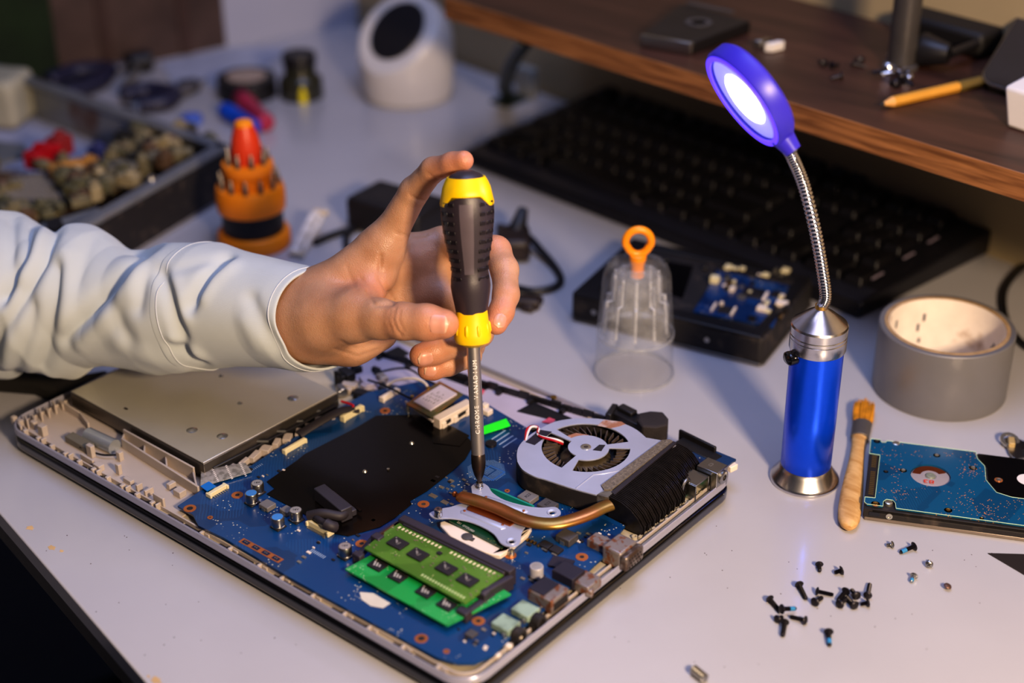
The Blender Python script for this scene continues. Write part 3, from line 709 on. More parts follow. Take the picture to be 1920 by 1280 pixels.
b = MB(); c = at(959, 1041, MZ); b.cyl((c.x, c.y, MZ), (c.x, c.y, MZ+.0032), .0017, 14); b.cyl((c.x, c.y, MZ), (c.x, c.y, MZ+.0045), .0007, 8); b.build('threaded_standoff', K['tin'], LP)
PZ = BZ+.0028
pp = [Vector(p+(PZ,)) for p in zs([(385, 138), (430, 155), (600, 205), (780, 270), (900, 325), (1040, 380), (1200, 410), (1340, 408), (1500, 370), (1650, 315), (1760, 262), (1840, 232)], PZ)]
sp = smoothpath(pp, 5); rr = [.0046]*len(sp); rr[0] = .0012; rr[1] = .0016; rr[2] = .0018; rr[3] = .0028; rr[4] = .0040; rr[5] = .0045
b = MB(); b.tube(sp, rr, 20, flat=.55); b.build('heat_pipe', K['pipe'], LP, smooth=60)
b = MB(); c = pp[0]; b.lathe([(.0016, 0), (.0018, .001), (.0012, .002), (0, .0022)], c-Vector((.0005, 0, 0)), 14, axis=(-1, -.2, 0)); b.build('pipe_nub', K['copper'], LP)

# ---- fan
FZ = .0312
def fz(L_, z=FZ): return [xy(920+x*.25, 760+y*.25, z) for x, y in L_]
fc = Vector(at(1099, 839, FZ)); 
fout = fz([(200, 420), (196, 360), (215, 300), (270, 240), (350, 185), (470, 125), (600, 100), (740, 95), (880, 108), (1010, 140), (1100, 185), (1165, 240), (1290, 262), (1345, 250), (1360, 262), (900, 620), (790, 668), (640, 628), (520, 590), (400, 550), (330, 530), (240, 480)])
fo = smoothpath([Vector(p+(0,)) for p in fout[:12]], 4)+[Vector(p+(0,)) for p in fout[12:16]]+smoothpath([Vector(p+(0,)) for p in fout[16:]+[fout[0]]], 4)[:-1]
fo = [(p.x, p.y) for p in fo]
R_o = (at(1180, 839, FZ)-at(1017, 839, FZ)).length/2*.98
cen = ((at(1180, 838, FZ)+at(1017, 838, FZ))/2)
FAN = MB()
def arc(r0, r1, a0, a1, n=18):
    return [(cen.x+r0*math.cos(a0+(a1-a0)*i/n), cen.y+r0*math.sin(a0+(a1-a0)*i/n)) for i in range(n+1)]+[(cen.x+r1*math.cos(a1+(a0-a1)*i/n), cen.y+r1*math.sin(a1+(a0-a1)*i/n)) for i in range(n+1)]
# image-right is angle ~+39.9 deg in plan
ar_ = math.atan2(RH.y, RH.x)
def A_(deg): return ar_+math.radians(deg)
holes = [arc(R_o*.55, R_o, A_(22), A_(97)), arc(R_o*.62, R_o, A_(103), A_(228)), arc(R_o*.60, R_o, A_(252), A_(352))]
holes = [arc(R_o*.52, R_o*1.04, A_(12), A_(130)), arc(R_o*.42, R_o*1.04, A_(141), A_(235)), arc(R_o*.55, R_o*1.04, A_(250), A_(356))]
FAN.plate(fo, holes, FZ-.0008, FZ)
FN = FAN.build('cooling_fan', K['lavender'], LP, bev=.00015)
sc_ = .985
cfo = Vector((sum(p[0] for p in fo)/len(fo), sum(p[1] for p in fo)/len(fo), 0))
b = MB(); outr = [(cfo.x+(p[0]-cfo.x)*1.012, cfo.y+(p[1]-cfo.y)*1.012) for p in fo]; inr = [(cfo.x+(p[0]-cfo.x)*.97, cfo.y+(p[1]-cfo.y)*.97) for p in fo]
b.plate(outr, [inr], MZ+.0012, FZ-.0009); b.build('fan_housing', K['soot_shade'], FN)
b = MB(); b.prism(inr, MZ+.0012, MZ+.002); b.build('housing_floor', K['soot_shade'], FN)
b = MB()
for i in range(37):
    a = 2*PI*i/37; r0, r1 = R_o*.72, R_o*1.02
    p = Vector((cen.x+r0*math.cos(a), cen.y+r0*math.sin(a), 0)); q = Vector((cen.x+r1*math.cos(a+.16), cen.y+r1*math.sin(a+.16), 0))
    wall(b, p, q, MZ+.004, FZ-.002, .0006)
b.build('fan_blades', mat('dusty brown blades', '4f443c', .7, var=.3, scale=200, col2='3c322e', mixscale=150), FN)
b = MB(); b.lathe([(R_o*.6, MZ+.002), (R_o*.6, FZ-.007), (R_o*.52, FZ-.005), (R_o*.3, FZ-.0035), (0, FZ-.0035)], (cen.x, cen.y, 0), 40); b.build('fan_hub', mat('tarnished hub', '5b5140', .4, .5, col2='2c2520', mixscale=80), FN)
b = MB(); b.ringlathe([(.0013, 0), (.0031, 0), (.0031, .0003), (.0024, .0005), (.0013, .0004)], (cen.x, cen.y, FZ), 26); b.build('bearing_cap', K['tin'], FN)
b = MB(); b.lathe([(.0013, 0), (0, .0001)], (cen.x, cen.y, FZ+.0002), 20); b.build('bearing_hole', K['soot_shade'], FN)
b = MB(); b.prism(fz([(765, 335), (815, 295), (860, 297), (830, 342)]), FZ, FZ+.0002); b.build('square_window', K['soot_shade'], FN)
b = MB(); b.prism(fz([(262, 275), (370, 185), (458, 200), (330, 297)]), FZ, FZ+.0004); b.build('tape_strip', K['tape'], FN)
for k, (m_, o_) in enumerate((('red', 0), ('white', 1))):
    b = MB(); b.tube(smoothpath([at(985, 825, FZ), at(989+k*6, 803-k*2, FZ+.001), at(1008+k*2, 800+k*3, FZ+.0008), at(1010, 816, FZ+.0012), at(1040+k*5, 826-k*1.5, FZ+.0012), at(1055, 832-k*3, FZ-.002)], 6), .0007, 8); b.build('fan_wire', K[m_], FN)
b = MB(); c = at(999, 806, FZ-.003); b.lathe([(.0028, 0), (.0028, .002), (.001, .0022), (0, .0018)], (c.x, c.y, FZ-.003), 16); b.build('wire_screw', K['steel'], FN)
b = MB(); b.prism(fz([(800, 152), (850, 108), (980, 122), (1010, 140), (960, 158), (900, 170)]), FZ, FZ+.00015); b.build('adhesive_residue', mat('brown glue', '9a6a50', .6, col2='b9a6a0', mixscale=150), FN)
b = MB(); b.prism(fz([(560, 225), (640, 200), (735, 215), (700, 235), (640, 240), (590, 262)]), FZ-.0012, FZ-.0005); b.build('glue_patch', mat('brown glue', ''), FN)
b = MB(); b.tube([Vector(p+(FZ+.00005,)) for p in fz([(640, 622), (770, 520), (850, 512), (960, 490), (1000, 465)])], .0004, 6); b.build('pressed_line', K['lavender'], FN)
# felt seal and fins
b = MB(); b.prism(fz([(828, 605), (1285, 268), (1345, 262), (1365, 275), (905, 640), (850, 640)]), FZ, FZ+.0009); b.build('dust_seal', K['fur'], LP)
b = MB(); b.prism(fz([(905, 650), (1370, 270), (1395, 282), (930, 672)]), FZ-.0006, FZ+.0004); b.build('seal_edge', K['rubber'], LP)
b = MB(); b.prism(fz([(800, 670), (850, 620), (930, 640), (880, 690)]), FZ-.006, FZ); b.build('solder_block', mat('tarnished solder', '8f8a80', .4, .7, col2='4a4540', mixscale=90), LP)
n0, n1 = at(1142, 930, FZ), at(1272, 832, FZ)
b = MB(); b2 = MB(); NF = 52
for i in range(NF):
    t = i/(NF-1); c = n0.lerp(n1, t); wdt = .0245 if t < .62 else (.0215 if t < .8 else .0185)
    wdt += .0006*math.sin(i*1.7); zt = FZ+.0002
    pr_ = [(0, MZ-.003), (0, zt), (wdt*.35, zt-.0006), (wdt*.6, zt-.0028), (wdt*.8, zt-.0065), (wdt*.95, zt-.0115), (wdt*.93, MZ-.003)]
    th = .00028
    vs = [Vector((c.x+u_, c.y-th, z_)) for u_, z_ in pr_]+[Vector((c.x+u_, c.y+th, z_)) for u_, z_ in pr_]; n = len(pr_)
    b.add(vs, [tuple(range(n)), tuple(range(2*n-1, n-1, -1))]+[(k, (k+1) % n, n+(k+1) % n, n+k) for k in range(n)])
HS = b.build('heatsink', mat('black fins', '2c292b', .3, .6, var=.3, scale=200), LP)
c0_, c1__ = n0, n1
b = MB(); th = .0
wd = .0222
pr_ = [(0, MZ-.003), (0, FZ-.0012), (wd*.35, FZ-.0018), (wd*.6, FZ-.004), (wd*.8, FZ-.0078), (wd*.9, FZ-.0125), (wd*.9, MZ-.003)]
e1_ = n0.lerp(n1, .6)
n = len(pr_); b.add([Vector((n0.x+u_, n0.y, z_)) for u_, z_ in pr_]+[Vector((e1_.x+u_, e1_.y, z_)) for u_, z_ in pr_], [tuple(range(n)), tuple(range(2*n-1, n-1, -1))]+[(k, (k+1) % n, n+(k+1) % n, n+k) for k in range(n)])
pr_ = [(u_*.82, z_) for u_, z_ in pr_]
b.add([Vector((e1_.x+u_, e1_.y, z_)) for u_, z_ in pr_]+[Vector((n1.x+u_, n1.y, z_)) for u_, z_ in pr_], [tuple(range(n)), tuple(range(2*n-1, n-1, -1))]+[(k, (k+1) % n, n+(k+1) % n, n+k) for k in range(n)])
b.build('fin_core', K['soot_shade'], HS)
b = MB(); c = at(1232, 916, .026); b.add([c+Vector((-.001, -.002, .0015)), c+Vector((.002, -.001, .001)), c+Vector((-.0005, .003, .003))], [(0, 1, 2)]); b.build('chip_flake', K['ivory'], HS)

# ---- ports on the right-hand edge
def port(px, py, z, dx, dy, h, m_, name, bev=.0004, rz=0, z0=.0135):
    c = at(px, py, z); b = MB(); b.boxz(c.x, c.y, z0, dx, dy, z-z0, rz); return b.build(name, m_, LP, bev=bev), c
sb = at(1322, 862, .020); b = MB(); b.boxz(sb.x, sb.y, .0165, .024, .03, .0014); b.build('port_board', mb_mat, LP)
o, c = port(1336, 872, .0265, .014, .0115, .0, K['steel'], 'power_jack')
b = MB(); b.ringlathe([(.0018, 0), (.0042, 0), (.0042, .0012), (.0034, .0016), (.0018, .0016)], (c.x+.007, c.y, .0215), 24, axis=(1, 0, 0)); b.build('jack_ring', K['steel'], o)
b = MB(); b.lathe([(.0032, .0), (.0032, .0006)], (c.x+.0071, c.y, .0215), 20, axis=(1, 0, 0)); b.cyl((c.x+.005, c.y, .0215), (c.x+.0085, c.y, .0215), .0009, 10); b.build('jack_bore', K['soot_shade'], o)
b = MB(); add_text(b, 'C3', .003, (c.x-.001, c.y, .02655), Y, -X, Z); b.build('jack_print', K['grey'], o)
c = at(1300, 895, .0235); b = MB()
b.boxz(c.x-.001, c.y, .0232, .015, .013, .0008); b.boxz(c.x-.001, c.y+.0065, .0135, .015, .0008, .01); b.boxz(c.x-.001, c.y-.0065, .0135, .015, .0008, .01)
b.build('network_port', K['steel'], LP, bev=.0003)
b = MB(); b.boxz(c.x-.006, c.y, .0135, .003, .011, .0095); b.build('network_port_back', K['soot_shade'], LP)
b = MB(); c = at(1287, 915, .02); b.tube(smoothpath([c+Vector((0, -.004, -.005)), c+Vector((0, -.004, .003)), c+Vector((0, 0, .006)), c+Vector((0, .003, .003)), c+Vector((0, .003, -.004))], 5), .001, 8); b.build('metal_hoop', K['steel'], LP)
b = MB(); c = at(1280, 912, .0168); b.boxz(c.x, c.y, .0128, .008, .012, .0035); b.build('green_tab_board', mat('teal board edge', ''), LP)
o, c = port(1162, 1018, .0248, .0125, .0155, 0, K['rust'], 'display_port', .0012)
b = MB(); b.boxz(c.x+.008, c.y, .0145, .005, .0165, .0095); PT = b.build('port_face', mat('worn port shell', '8d8580', .4, .7, col2='5a4a40', mixscale=120), o, bev=.0016)
b = MB()
for j in range(3):
    for i in range(5): b.box((c.x+.0106, c.y-.005+i*.0024+(j % 2)*.0012, .0165+j*.0024), (.0003, .0009, .0009))
b.build('port_holes', K['soot_shade'], o)
o, c = port(1128, 1012, .0225, .014, .0085, 0, K['rust'], 'port_shell', .0006)
b = MB(); c = at(1072, 1058, .021); b.boxz(c.x-.007, c.y, MZ, .012, .009, .0012, .3); b.build('film_tape', K['tape'], LP)
c = at(1070, 1075, .0235); b = MB(); b.boxz(c.x-.003, c.y+.002, MZ-.002, .014, .011, .0075); b.build('usb_port', K['tape'], LP, bev=.0005)
c = at(1100, 1080, .0225); b = MB(); b.boxz(c.x, c.y, MZ-.003, .011, .012, .0062); b.boxz(c.x+.005, c.y-.004, MZ-.003, .004, .004, .0045, .4); b.build('hdmi_port', K['rust'], LP, bev=.0008)
c = at(1028, 1103, .0245); b = MB(); b.boxz(c.x, c.y, MZ-.002, .016, .0145, .0085); o = b.build('usb_port', K['rust'], LP, bev=.0006)
b = MB(); b.boxz(c.x-.003, c.y, MZ+.0067, .010, .0125, .0003); b.build('port_tape', K['tape'], o)
b = MB(); b.boxz(c.x+.008, c.y, MZ-.0005, .0008, .011, .0045); b.build('port_mouth', K['soot_shade'], o)
for px, py in ((985, 1140), (948, 1166)):
    c = at(px, py, .0215); b = MB(); b.boxz(c.x, c.y, MZ, .0115, .0098, .0038); o = b.build('audio_jack', mat('sage plastic', '8fa595', .5, col2='6d7f70', mixscale=90), LP, bev=.0005)
    b = MB(); b.lathe([(.0038, 0), (.0042, .002), (.0038, .005), (.0022, .005), (.0022, .001)], (c.x+.006, c.y, .0178), 20, axis=(1, 0, 0)); b.boxz(c.x+.007, c.y, .0135, .004, .009, .004); b.build('jack_barrel', K['soot_shade'], o)
    for s_ in (-.006, .006):
        b = MB(); b.boxz(c.x+.004, c.y+s_, MZ, .0015, .0015, .0022); b.build('solder_anchor', K['tin'], o)
b = MB(); c = at(905, 1225, .0128); 
for i in range(3): q = at(925+i*22, 1228-i*17, .014); b.boxz(q.x+.001, q.y, .0128, .006, .003, .0035)
b.build('corner_clips', K['ivory'], LP, bev=.0004)
b = MB(); b.prism(X_([(862, 1262), (905, 1240), (935, 1215), (965, 1195), (985, 1200), (950, 1235), (890, 1285)], .0135), .0128, .0134); b.build('corner_plate', K['casefloor'], LP)

# ---- hinge blocks and black strips along the back
b = MB(); h0, h1 = at(640, 640, .0165), at(1135, 785, .0165)
for i in range(26):
    a, c = h0.lerp(h1, i/26), h0.lerp(h1, (i+.93)/26); wall(b, a, c, .0128, .0178+.0008*(i % 3 == 0), .0024)
    if i % 3 == 1: q = a+Vector((.003, -.003, 0)); b.boxz(q.x, q.y, .0128, .003, .004, .004)
b.build('back_seal_strip', K['black'], LP)
c = at(1038, 746, .0175); b = MB(); b.lathe([(.002, 0), (.002, .001), (0, .0012)], (c.x, c.y, .0175), 14); b.build('brass_insert', K['gold'], LP)
b = MB()
for pts, z in (([(969, 771), (1001, 754), (1072, 784), (1047, 790)], 0), ([(826, 706), (860, 698), (924, 724), (904, 734)], 0), ([(719, 662), (747, 649), (769, 663), (744, 673)], 0)):
    bb = MB(); bb.prism(X_(pts, .0144), .0142, .0147); bb.build('black_pad', K['black'], LP)
for pts in ([(880, 735), (893, 727), (909, 733), (905, 740)], [(1016, 792), (1030, 784), (1041, 788), (1036, 796)]):
    bb = MB(); bb.prism(X_(pts, .0144), .0147, .0151); bb.build('pink_tab', K['pink'], LP)
c = at(1182, 778, .022); b = MB(); b.boxz(c.x, c.y, .0128, .026, .011, .009, -.1); b.boxz(c.x-.004, c.y+.002, .0215, .012, .006, .003, -.1); b.boxz(c.x-.012, c.y-.003, .0128, .004, .014, .0105, .3); b.build('hinge_block', K['black'], LP, bev=.0008)
c = at(1224, 785, .027); b = MB(); b.lathe([(.0098, .0128), (.0102, .0135), (.0102, .0262), (.0094, .0272)], (c.x, c.y, 0), 8, mod=lambda t, z: 1.0+.06*math.cos(4*t)); b.build('foam_block', mat('black foam', '2a2527', .85, var=.2, bump=.3, bscale=700), LP, bev=.0008, smooth=30)
c = at(1306, 838, .0205); b = MB(); b.boxz(c.x, c.y+.002, .0128, .03, .009, .0055, -.1); b.boxz(c.x-.004, c.y+.007, .0128, .028, .002, .009, -.1); b.build('hinge_cover', K['black'], LP, bev=.0006)
c = at(1372, 870, .016); b = MB(); b.boxz(c.x-.004, c.y, .0128, .014, .006, .004, -.2); b.build('corner_latch', K['ivory'], LP, bev=.0005)
# rear-left mess: hinge parts, antenna cables, speaker
random.seed(4)
for i, (px, py, w, h, m_) in enumerate(((650, 700, .012, .006, 'black'), (668, 688, .008, .005, 'soot_shade'), (690, 712, .014, .004, 'casewhite'), (655, 722, .010, .005, 'caseplastic'), (680, 735, .012, .004, 'black'), (705, 690, .006, .004, 'soot_shade'), (640, 730, .008, .006, 'steel'), (716, 706, .009, .005, 'caseplastic'), (633, 712, .004, .010, 'black'), (727, 722, .012, .003, 'darkgrey'))):
    c = at(px, py, .017); b = MB(); b.boxz(c.x, c.y, .0134, w, w*.55, h, random.uniform(-.5, .5)); b.boxz(c.x+.002, c.y-.001, .0134, w*.4, w*.8, h*.8, random.uniform(-.5, .5)); b.build('hinge_piece', K[m_], LP, bev=.0005)
connector(731, 745, .014, .004, .004, (0, 1, 0), 0, K['ivory'])
b = MB(); b.tube(smoothpath([at(725, 722, .022), at(745, 712, .025), at(775, 709, .027), at(797, 718, .027), at(803, 732, .025)], 6), .0009, 8); b.build('antenna_cable', K['ivory'], LP)
b = MB(); b.tube(smoothpath([at(690, 712, .02), at(720, 722, .023), at(752, 738, .026), at(772, 748, .025)], 6), .0007, 8); b.build('antenna_cable', K['black'], LP)
b = MB(); b.tube(smoothpath([at(700, 700, .02), at(760, 690, .023), at(800, 712, .024), at(850, 735, .022)], 6), .0007, 8); b.build('antenna_cable', K['soot_shade'], LP)
# wireless card in its slot
WZ = .0262
b = MB(); b.prism([xy(762, 756, WZ), xy(824, 714, WZ), xy(868, 738, WZ), xy(808, 782, WZ)], WZ-.001, WZ); WC = b.build('wireless_card', mat('brown green card', '5a5a3a', .4, col2='8a5a30', mixscale=60), LP)
b = MB(); b.prism([xy(775, 752, WZ+.001), xy(826, 721, WZ+.001), xy(857, 738, WZ+.001), xy(807, 769, WZ+.001)], WZ, WZ+.0013); b.build('card_label', K['paper'], WC, bev=.0003)
b = MB(); lc_ = at(815, 745, WZ+.0014)
for k in range(5):
    for j in range(4 if k % 2 else 3):
        b.boxz(lc_.x-.0045+k*.0021, lc_.y-.005+j*.0036, WZ+.0013, .0006, .0024 if (k+j) % 3 else .0012, .00005)
b.build('label_print', K['grey'], WC)
for px, py in ((773, 744), (803, 728)):
    c = at(px, py, WZ); b = MB(); b.lathe([(.0012, 0), (.0012, .001), (.0006, .0012), (0, .0012)], (c.x, c.y, WZ), 12); b.build('antenna_plug', K['gold'], WC)
p, q = at(818, 786, .0245), at(881, 752, .0245); b = MB(); wall(b, p, q, MZ, .0252, .0062)
for t in (.15, .5, .85): c = p.lerp(q, t); b.boxz(c.x+.0028, c.y-.001, MZ, .0022, .004, .0045)
for e_ in ((760, 750, 812, 788),): wall(b, at(e_[0], e_[1], .0235), at(e_[2], e_[3], .0235), .0218, .0232, .0014)
b.build('card_slot', K['ivory'], LP, bev=.0004)
b = MB()
for t, w in ((.25, .004), (.68, .009)): c = p.lerp(q, t)+Vector((.0034, -.0006, 0)); b.box((c.x, c.y, .0215), (.0008, w, .0022), .05)
b.build('slot_window', K['soot_shade'], LP)
c = at(765, 772, MZ); b = MB(); b.cyl((c.x, c.y, MZ), (c.x, c.y, .0235), .0012, 10); b.build('card_standoff', K['tin'], LP)
c = at(912, 775, MZ); b = MB(); b.boxz(c.x, c.y, MZ, .007, .005, .0035); b.boxz(c.x-.003, c.y+.002, MZ, .004, .004, .005); b.build('small_connector', K['ivory'], LP, bev=.0005)
# ------------------------------------------------------------------ screwdriver
TIP = SCR+Vector((0, 0, .0028))
TOP = atv(873, 319, TIP+FH*.046)
SD = thing('screwdriver', 'black and yellow handled screwdriver held upright on a screw of the laptop bracket', 'screwdriver', TIP)
ax = (TOP-TIP).normalized(); LEN = (TOP-TIP).length
def hpos(py):           # height along the shaft whose picture row is py
    lo, hi = 0, LEN*1.05
    for _ in range(30):
        mid = (lo+hi)/2
        if proj(TIP+ax*mid)[1] > py: lo = mid
        else: hi = mid
    return lo
def hw(px, py): return px*((TIP+ax*hpos(py)-CAM).dot(_f))/FPX   # half width in metres from pixels
S = lambda L_: [(hw(w, y), hpos(y)) for w, y in L_]
sx_ = (RH-ax*RH.dot(ax)).normalized(); sy_ = ax.cross(sx_)
b = MB(); b.lathe(S([(12.5, 860), (12.8, 800), (12.6, 648), (12.6, 630)]), TIP, 24, ax); b.build('shaft', mat('dull chrome', 'bdb7b2', .36, .9, var=.06, scale=90), SD)
b = MB(); h1_ = hpos(903); h2_ = hpos(852)
def tipmod(t, z):
    k = max(0., min(1., (hpos(893)-z)/max(1e-6, hpos(893)-h1_))); return 1-.45*k*abs(math.sin(2*t))**.6
b.lathe([(hw(3, 906), 0), (hw(6, 898), hpos(899)), (hw(9, 890), hpos(890)), (hw(12.6, 876), hpos(876)), (hw(13.4, 868), hpos(868)), (hw(13.4, 852), hpos(853)), (hw(12.4, 850), hpos(850))], TIP, 32, ax, mod=tipmod)
b.build('blackened_tip', mat('blackened steel', '4f4540', .38, .9, var=.2), SD)
b = MB(); tx = 'CHROME VANADIUM'; hs0, hs1 = hpos(806), hpos(676)
for i, ch in enumerate(tx):
    if ch == ' ': continue
    hh = hs0+(hs1-hs0)*i/(len(tx)-1); v_, f_ = text_mesh(ch, .0034)
    R0 = hw(12.8, 740)+.00004; vs = []
    tow = math.atan2((-_f).dot(sy_), (-_f).dot(sx_))
    for p in v_:
        a = tow+.15+(-p.y)/R0*1.0; vs.append(TIP+ax*(hh+p.x)+(sx_*math.cos(a)+sy_*math.sin(a))*(R0+p.z))
    b.add(vs, f_)
b.build('engraved_lettering', mat('engraving', 'f4f0ea', .6, .0), SD)
prof_y = S([(17, 648), (32, 640), (35, 632), (34, 622), (31, 600), (29.5, 580), (30, 574)])
def tri(t, z): return 1+.02*math.cos(3*t)
b = MB(); b.lathe(prof_y, TIP, 48, ax, mod=tri); b.build('yellow_collar', K['yellow'], SD)
b = MB()
for k in range(9):
    a = 2*PI*k/9+.2; d_ = sx_*math.cos(a)+sy_*math.sin(a)
    p0, p1 = TIP+ax*hpos(625)+d_*hw(33.2, 620), TIP+ax*hpos(604)+d_*hw(31, 604)
    b.tube([p0, p0.lerp(p1, .15), p0.lerp(p1, .85), p1], [.0004, .001, .001, .0004], 8)
b.build('collar_ribs', K['yellow'], SD)
gp = [(29.5, 584), (32, 570), (36, 548), (37.5, 535), (36.5, 522), (34.5, 508), (35, 496), (39, 475), (44, 452), (48, 425), (50.5, 400), (50, 380), (48, 366), (44, 352), (36, 334), (28, 326), (14, 320), (0, 318.5)]
def gmod(t, z):
    return 1+.012*math.cos(6*t+.5)
b = MB(); b.lathe(S(gp), TIP, 60, ax, mod=gmod); b.build('grip', K['purplegrey'], SD, smooth=60)
b = MB(); b.lathe(S([(49.2, 371), (49.9, 367), (45.2, 350), (41, 340), (36, 331), (34, 331)]), TIP, 60, ax, mod=gmod)
tow = math.atan2((-_f).dot(sy_), (-_f).dot(sx_))
for i in range(120):
    d_ = b.v[i]-TIP; a_ = math.atan2(d_.dot(sy_), d_.dot(sx_)); s_ = abs(math.sin((a_-tow)*1.5)) if False else abs(math.sin(a_-tow))
    k_ = max(0., min(1., (s_-.55)/.3)); b.v[i] = b.v[i]-ax*(.0035*k_-.0022*(1-k_))+(d_-ax*d_.dot(ax)).normalized()*(.0004*k_)
b.build('yellow_band', K['yellow'], SD)
b = MB()
for s_ in (-1, 1):
    for i in range(9):
        yy = 378+i*17.5
        w_ = np.interp(yy, [366, 400, 425, 452, 475, 496, 520], [48, 50.5, 48, 44, 39, 35, 34.5])
        tow = math.atan2((-_f).dot(sy_), (-_f).dot(sx_))
        for a in (tow+s_*.62, tow+s_*.92, tow+s_*1.2):
            p = TIP+ax*hpos(yy)+(sx_*math.cos(a)+sy_*math.sin(a))*hw(w_, yy)*1.004
            nrm = (sx_*math.cos(a)+sy_*math.sin(a)); tg = ax.cross(nrm)
            M_ = Matrix((tg, ax, nrm)).transposed()
            b.box(p, (.0034, .0022, .0008), M=M_)
b.build('grip_pads', mat('dark grip pads', '1d181c', .35), SD, bev=.0002)
b = MB(); tow = math.atan2((-_f).dot(sy_), (-_f).dot(sx_)); rows = []
for j in range(21):
    yy = 376+j*6.6; w_ = np.interp(yy, [366, 380, 400, 425, 452, 475, 496, 520], [48.6, 50.2, 50.8, 48.3, 44.3, 39.3, 35.2, 35])
    for k in range(7):
        a = tow-.02+(k-3)*.085; b.v.append(TIP+ax*hpos(yy)+(sx_*math.cos(a)+sy_*math.sin(a))*(hw(w_, yy)*1.012+.0002))
for j in range(20):
    for k in range(6): b.f.append((j*7+k, j*7+k+1, (j+1)*7+k+1, (j+1)*7+k)); b.mi.append(0)
b.build('highlight_panel', mat('grip highlight grey', '5a5056', .42, var=.06), SD)  # paler smooth strip paints the highlight down the middle of the grip

# ------------------------------------------------------------------ person: hand and forearm
PX = 1.0
def J(px, py, d_): return np.array(atd(px, py, d_+float(np.interp(py, [300, 620], [.043, .022]))))
wrist = J(585, 596, .882); 
fore = J(430, 590, .925)
# (point, radius) chains
idx = [(J(716, 462, .868), .0125), (J(735, 432, .862), .0098), (J(777, 358, .843), .0082), (J(812, 318, .824), .0068), (J(848, 307, .812), .0062), (J(869, 301, .806), .0056)]
mid = [(J(760, 478, .890), .0115), (J(830, 455, .895), .0095), (J(930, 470, .872), .0085), (J(946, 505, .862), .0078), (J(949, 552, .853), .0073), (J(940, 585, .849), .0069), (J(931, 607, .846), .0062)]
rng = [(J(760, 540, .905), .011), (J(840, 560, .900), .0095), (J(900, 600, .886), .0085), (J(900, 625, .872), .0075), (J(862, 643, .862), .0074), (J(815, 658, .855), .0073), (J(790, 666, .853), .0068)]
pky = [(J(740, 590, .910), .0105), (J(815, 620, .905), .0085), (J(885, 648, .888), .0072), (J(880, 667, .875), .0068), (J(842, 683, .866), .0064), (J(812, 692, .862), .006), (J(801, 694, .861), .0055)]
thb = [(J(610, 598, .868), .017), (J(668, 592, .853), .0145), (J(715, 598, .842), .0108), (J(757, 602, .834), .0098), (J(800, 604, .829), .0096), (J(832, 607, .827), .0083)]
def capsd(P, a, b_, ra, rb):
    ab = b_-a; t = np.clip(((P-a)@ab)/(ab@ab), 0, 1)
    return np.linalg.norm(P-(a+t[:, None]*ab), axis=1)-(ra+(rb-ra)*t)
def smin(a, b_, k):
    h = np.clip(.5+.5*(b_-a)/k, 0, 1); return b_+(a-b_)*h-k*h*(1-h)
def chain(P, ch, k):
    d_ = None
    for (a, ra), (c, rc) in zip(ch[:-1], ch[1:]):
        e = capsd(P, a, c, ra, rc); d_ = e if d_ is None else smin(d_, e, k)
    return d_
def hand_sdf(P):
    D = {}
    pal = capsd(P, J(470, 595, .915), J(560, 592, .888), .0225, .0205)
    pal = smin(pal, capsd(P, J(555, 575, .889), J(600, 570, .884), .018, .0185), .012)
    for a, c, ra, rc in ((J(600, 572, .884), idx[0][0], .0185, .0125), (J(600, 580, .888), mid[0][0], .018, .0115),
                       (J(600, 600, .890), rng[0][0], .0175, .0115), (J(600, 622, .892), pky[0][0], .0155, .012),
                       (J(575, 620, .884), J(660, 636, .888), .0165, .0125), (J(660, 640, .888), J(715, 625, .893), .0125, .0095),
                       (J(572, 600, .880), thb[0][0], .0185, .017),
                       (thb[1][0], J(712, 520, .872), .010, .0078)):
        pal = smin(pal, capsd(P, a, c, ra, rc), .011)
    pal = smin(pal, capsd(P, J(770, 510, .898), J(845, 520, .906), .013, .0105), .010)
    pal = smin(pal, capsd(P, J(770, 560, .904), J(850, 575, .906), .012, .0095), .010)
    # flatten palm hollow
    t_ = chain(P, thb, .004); pal = smin(pal, t_, .007)
    i_ = chain(P, idx, .0028); pal = smin(pal, i_, .006)
    m_ = chain(P, mid, .003); r_ = chain(P, rng, .003); p_ = chain(P, pky, .0025)
    oth = np.minimum(np.minimum(m_, r_), p_)
    oth = smin(smin(m_, r_, .0012), p_, .0012)
    # fingers only melt into the palm near their roots
    root = np.array(J(770, 520, .895)); dist = np.linalg.norm(P-root, axis=1)
    kk = np.clip(.008-(dist-.022)*.35, .0012, .008)
    return smin(pal, oth, kk)
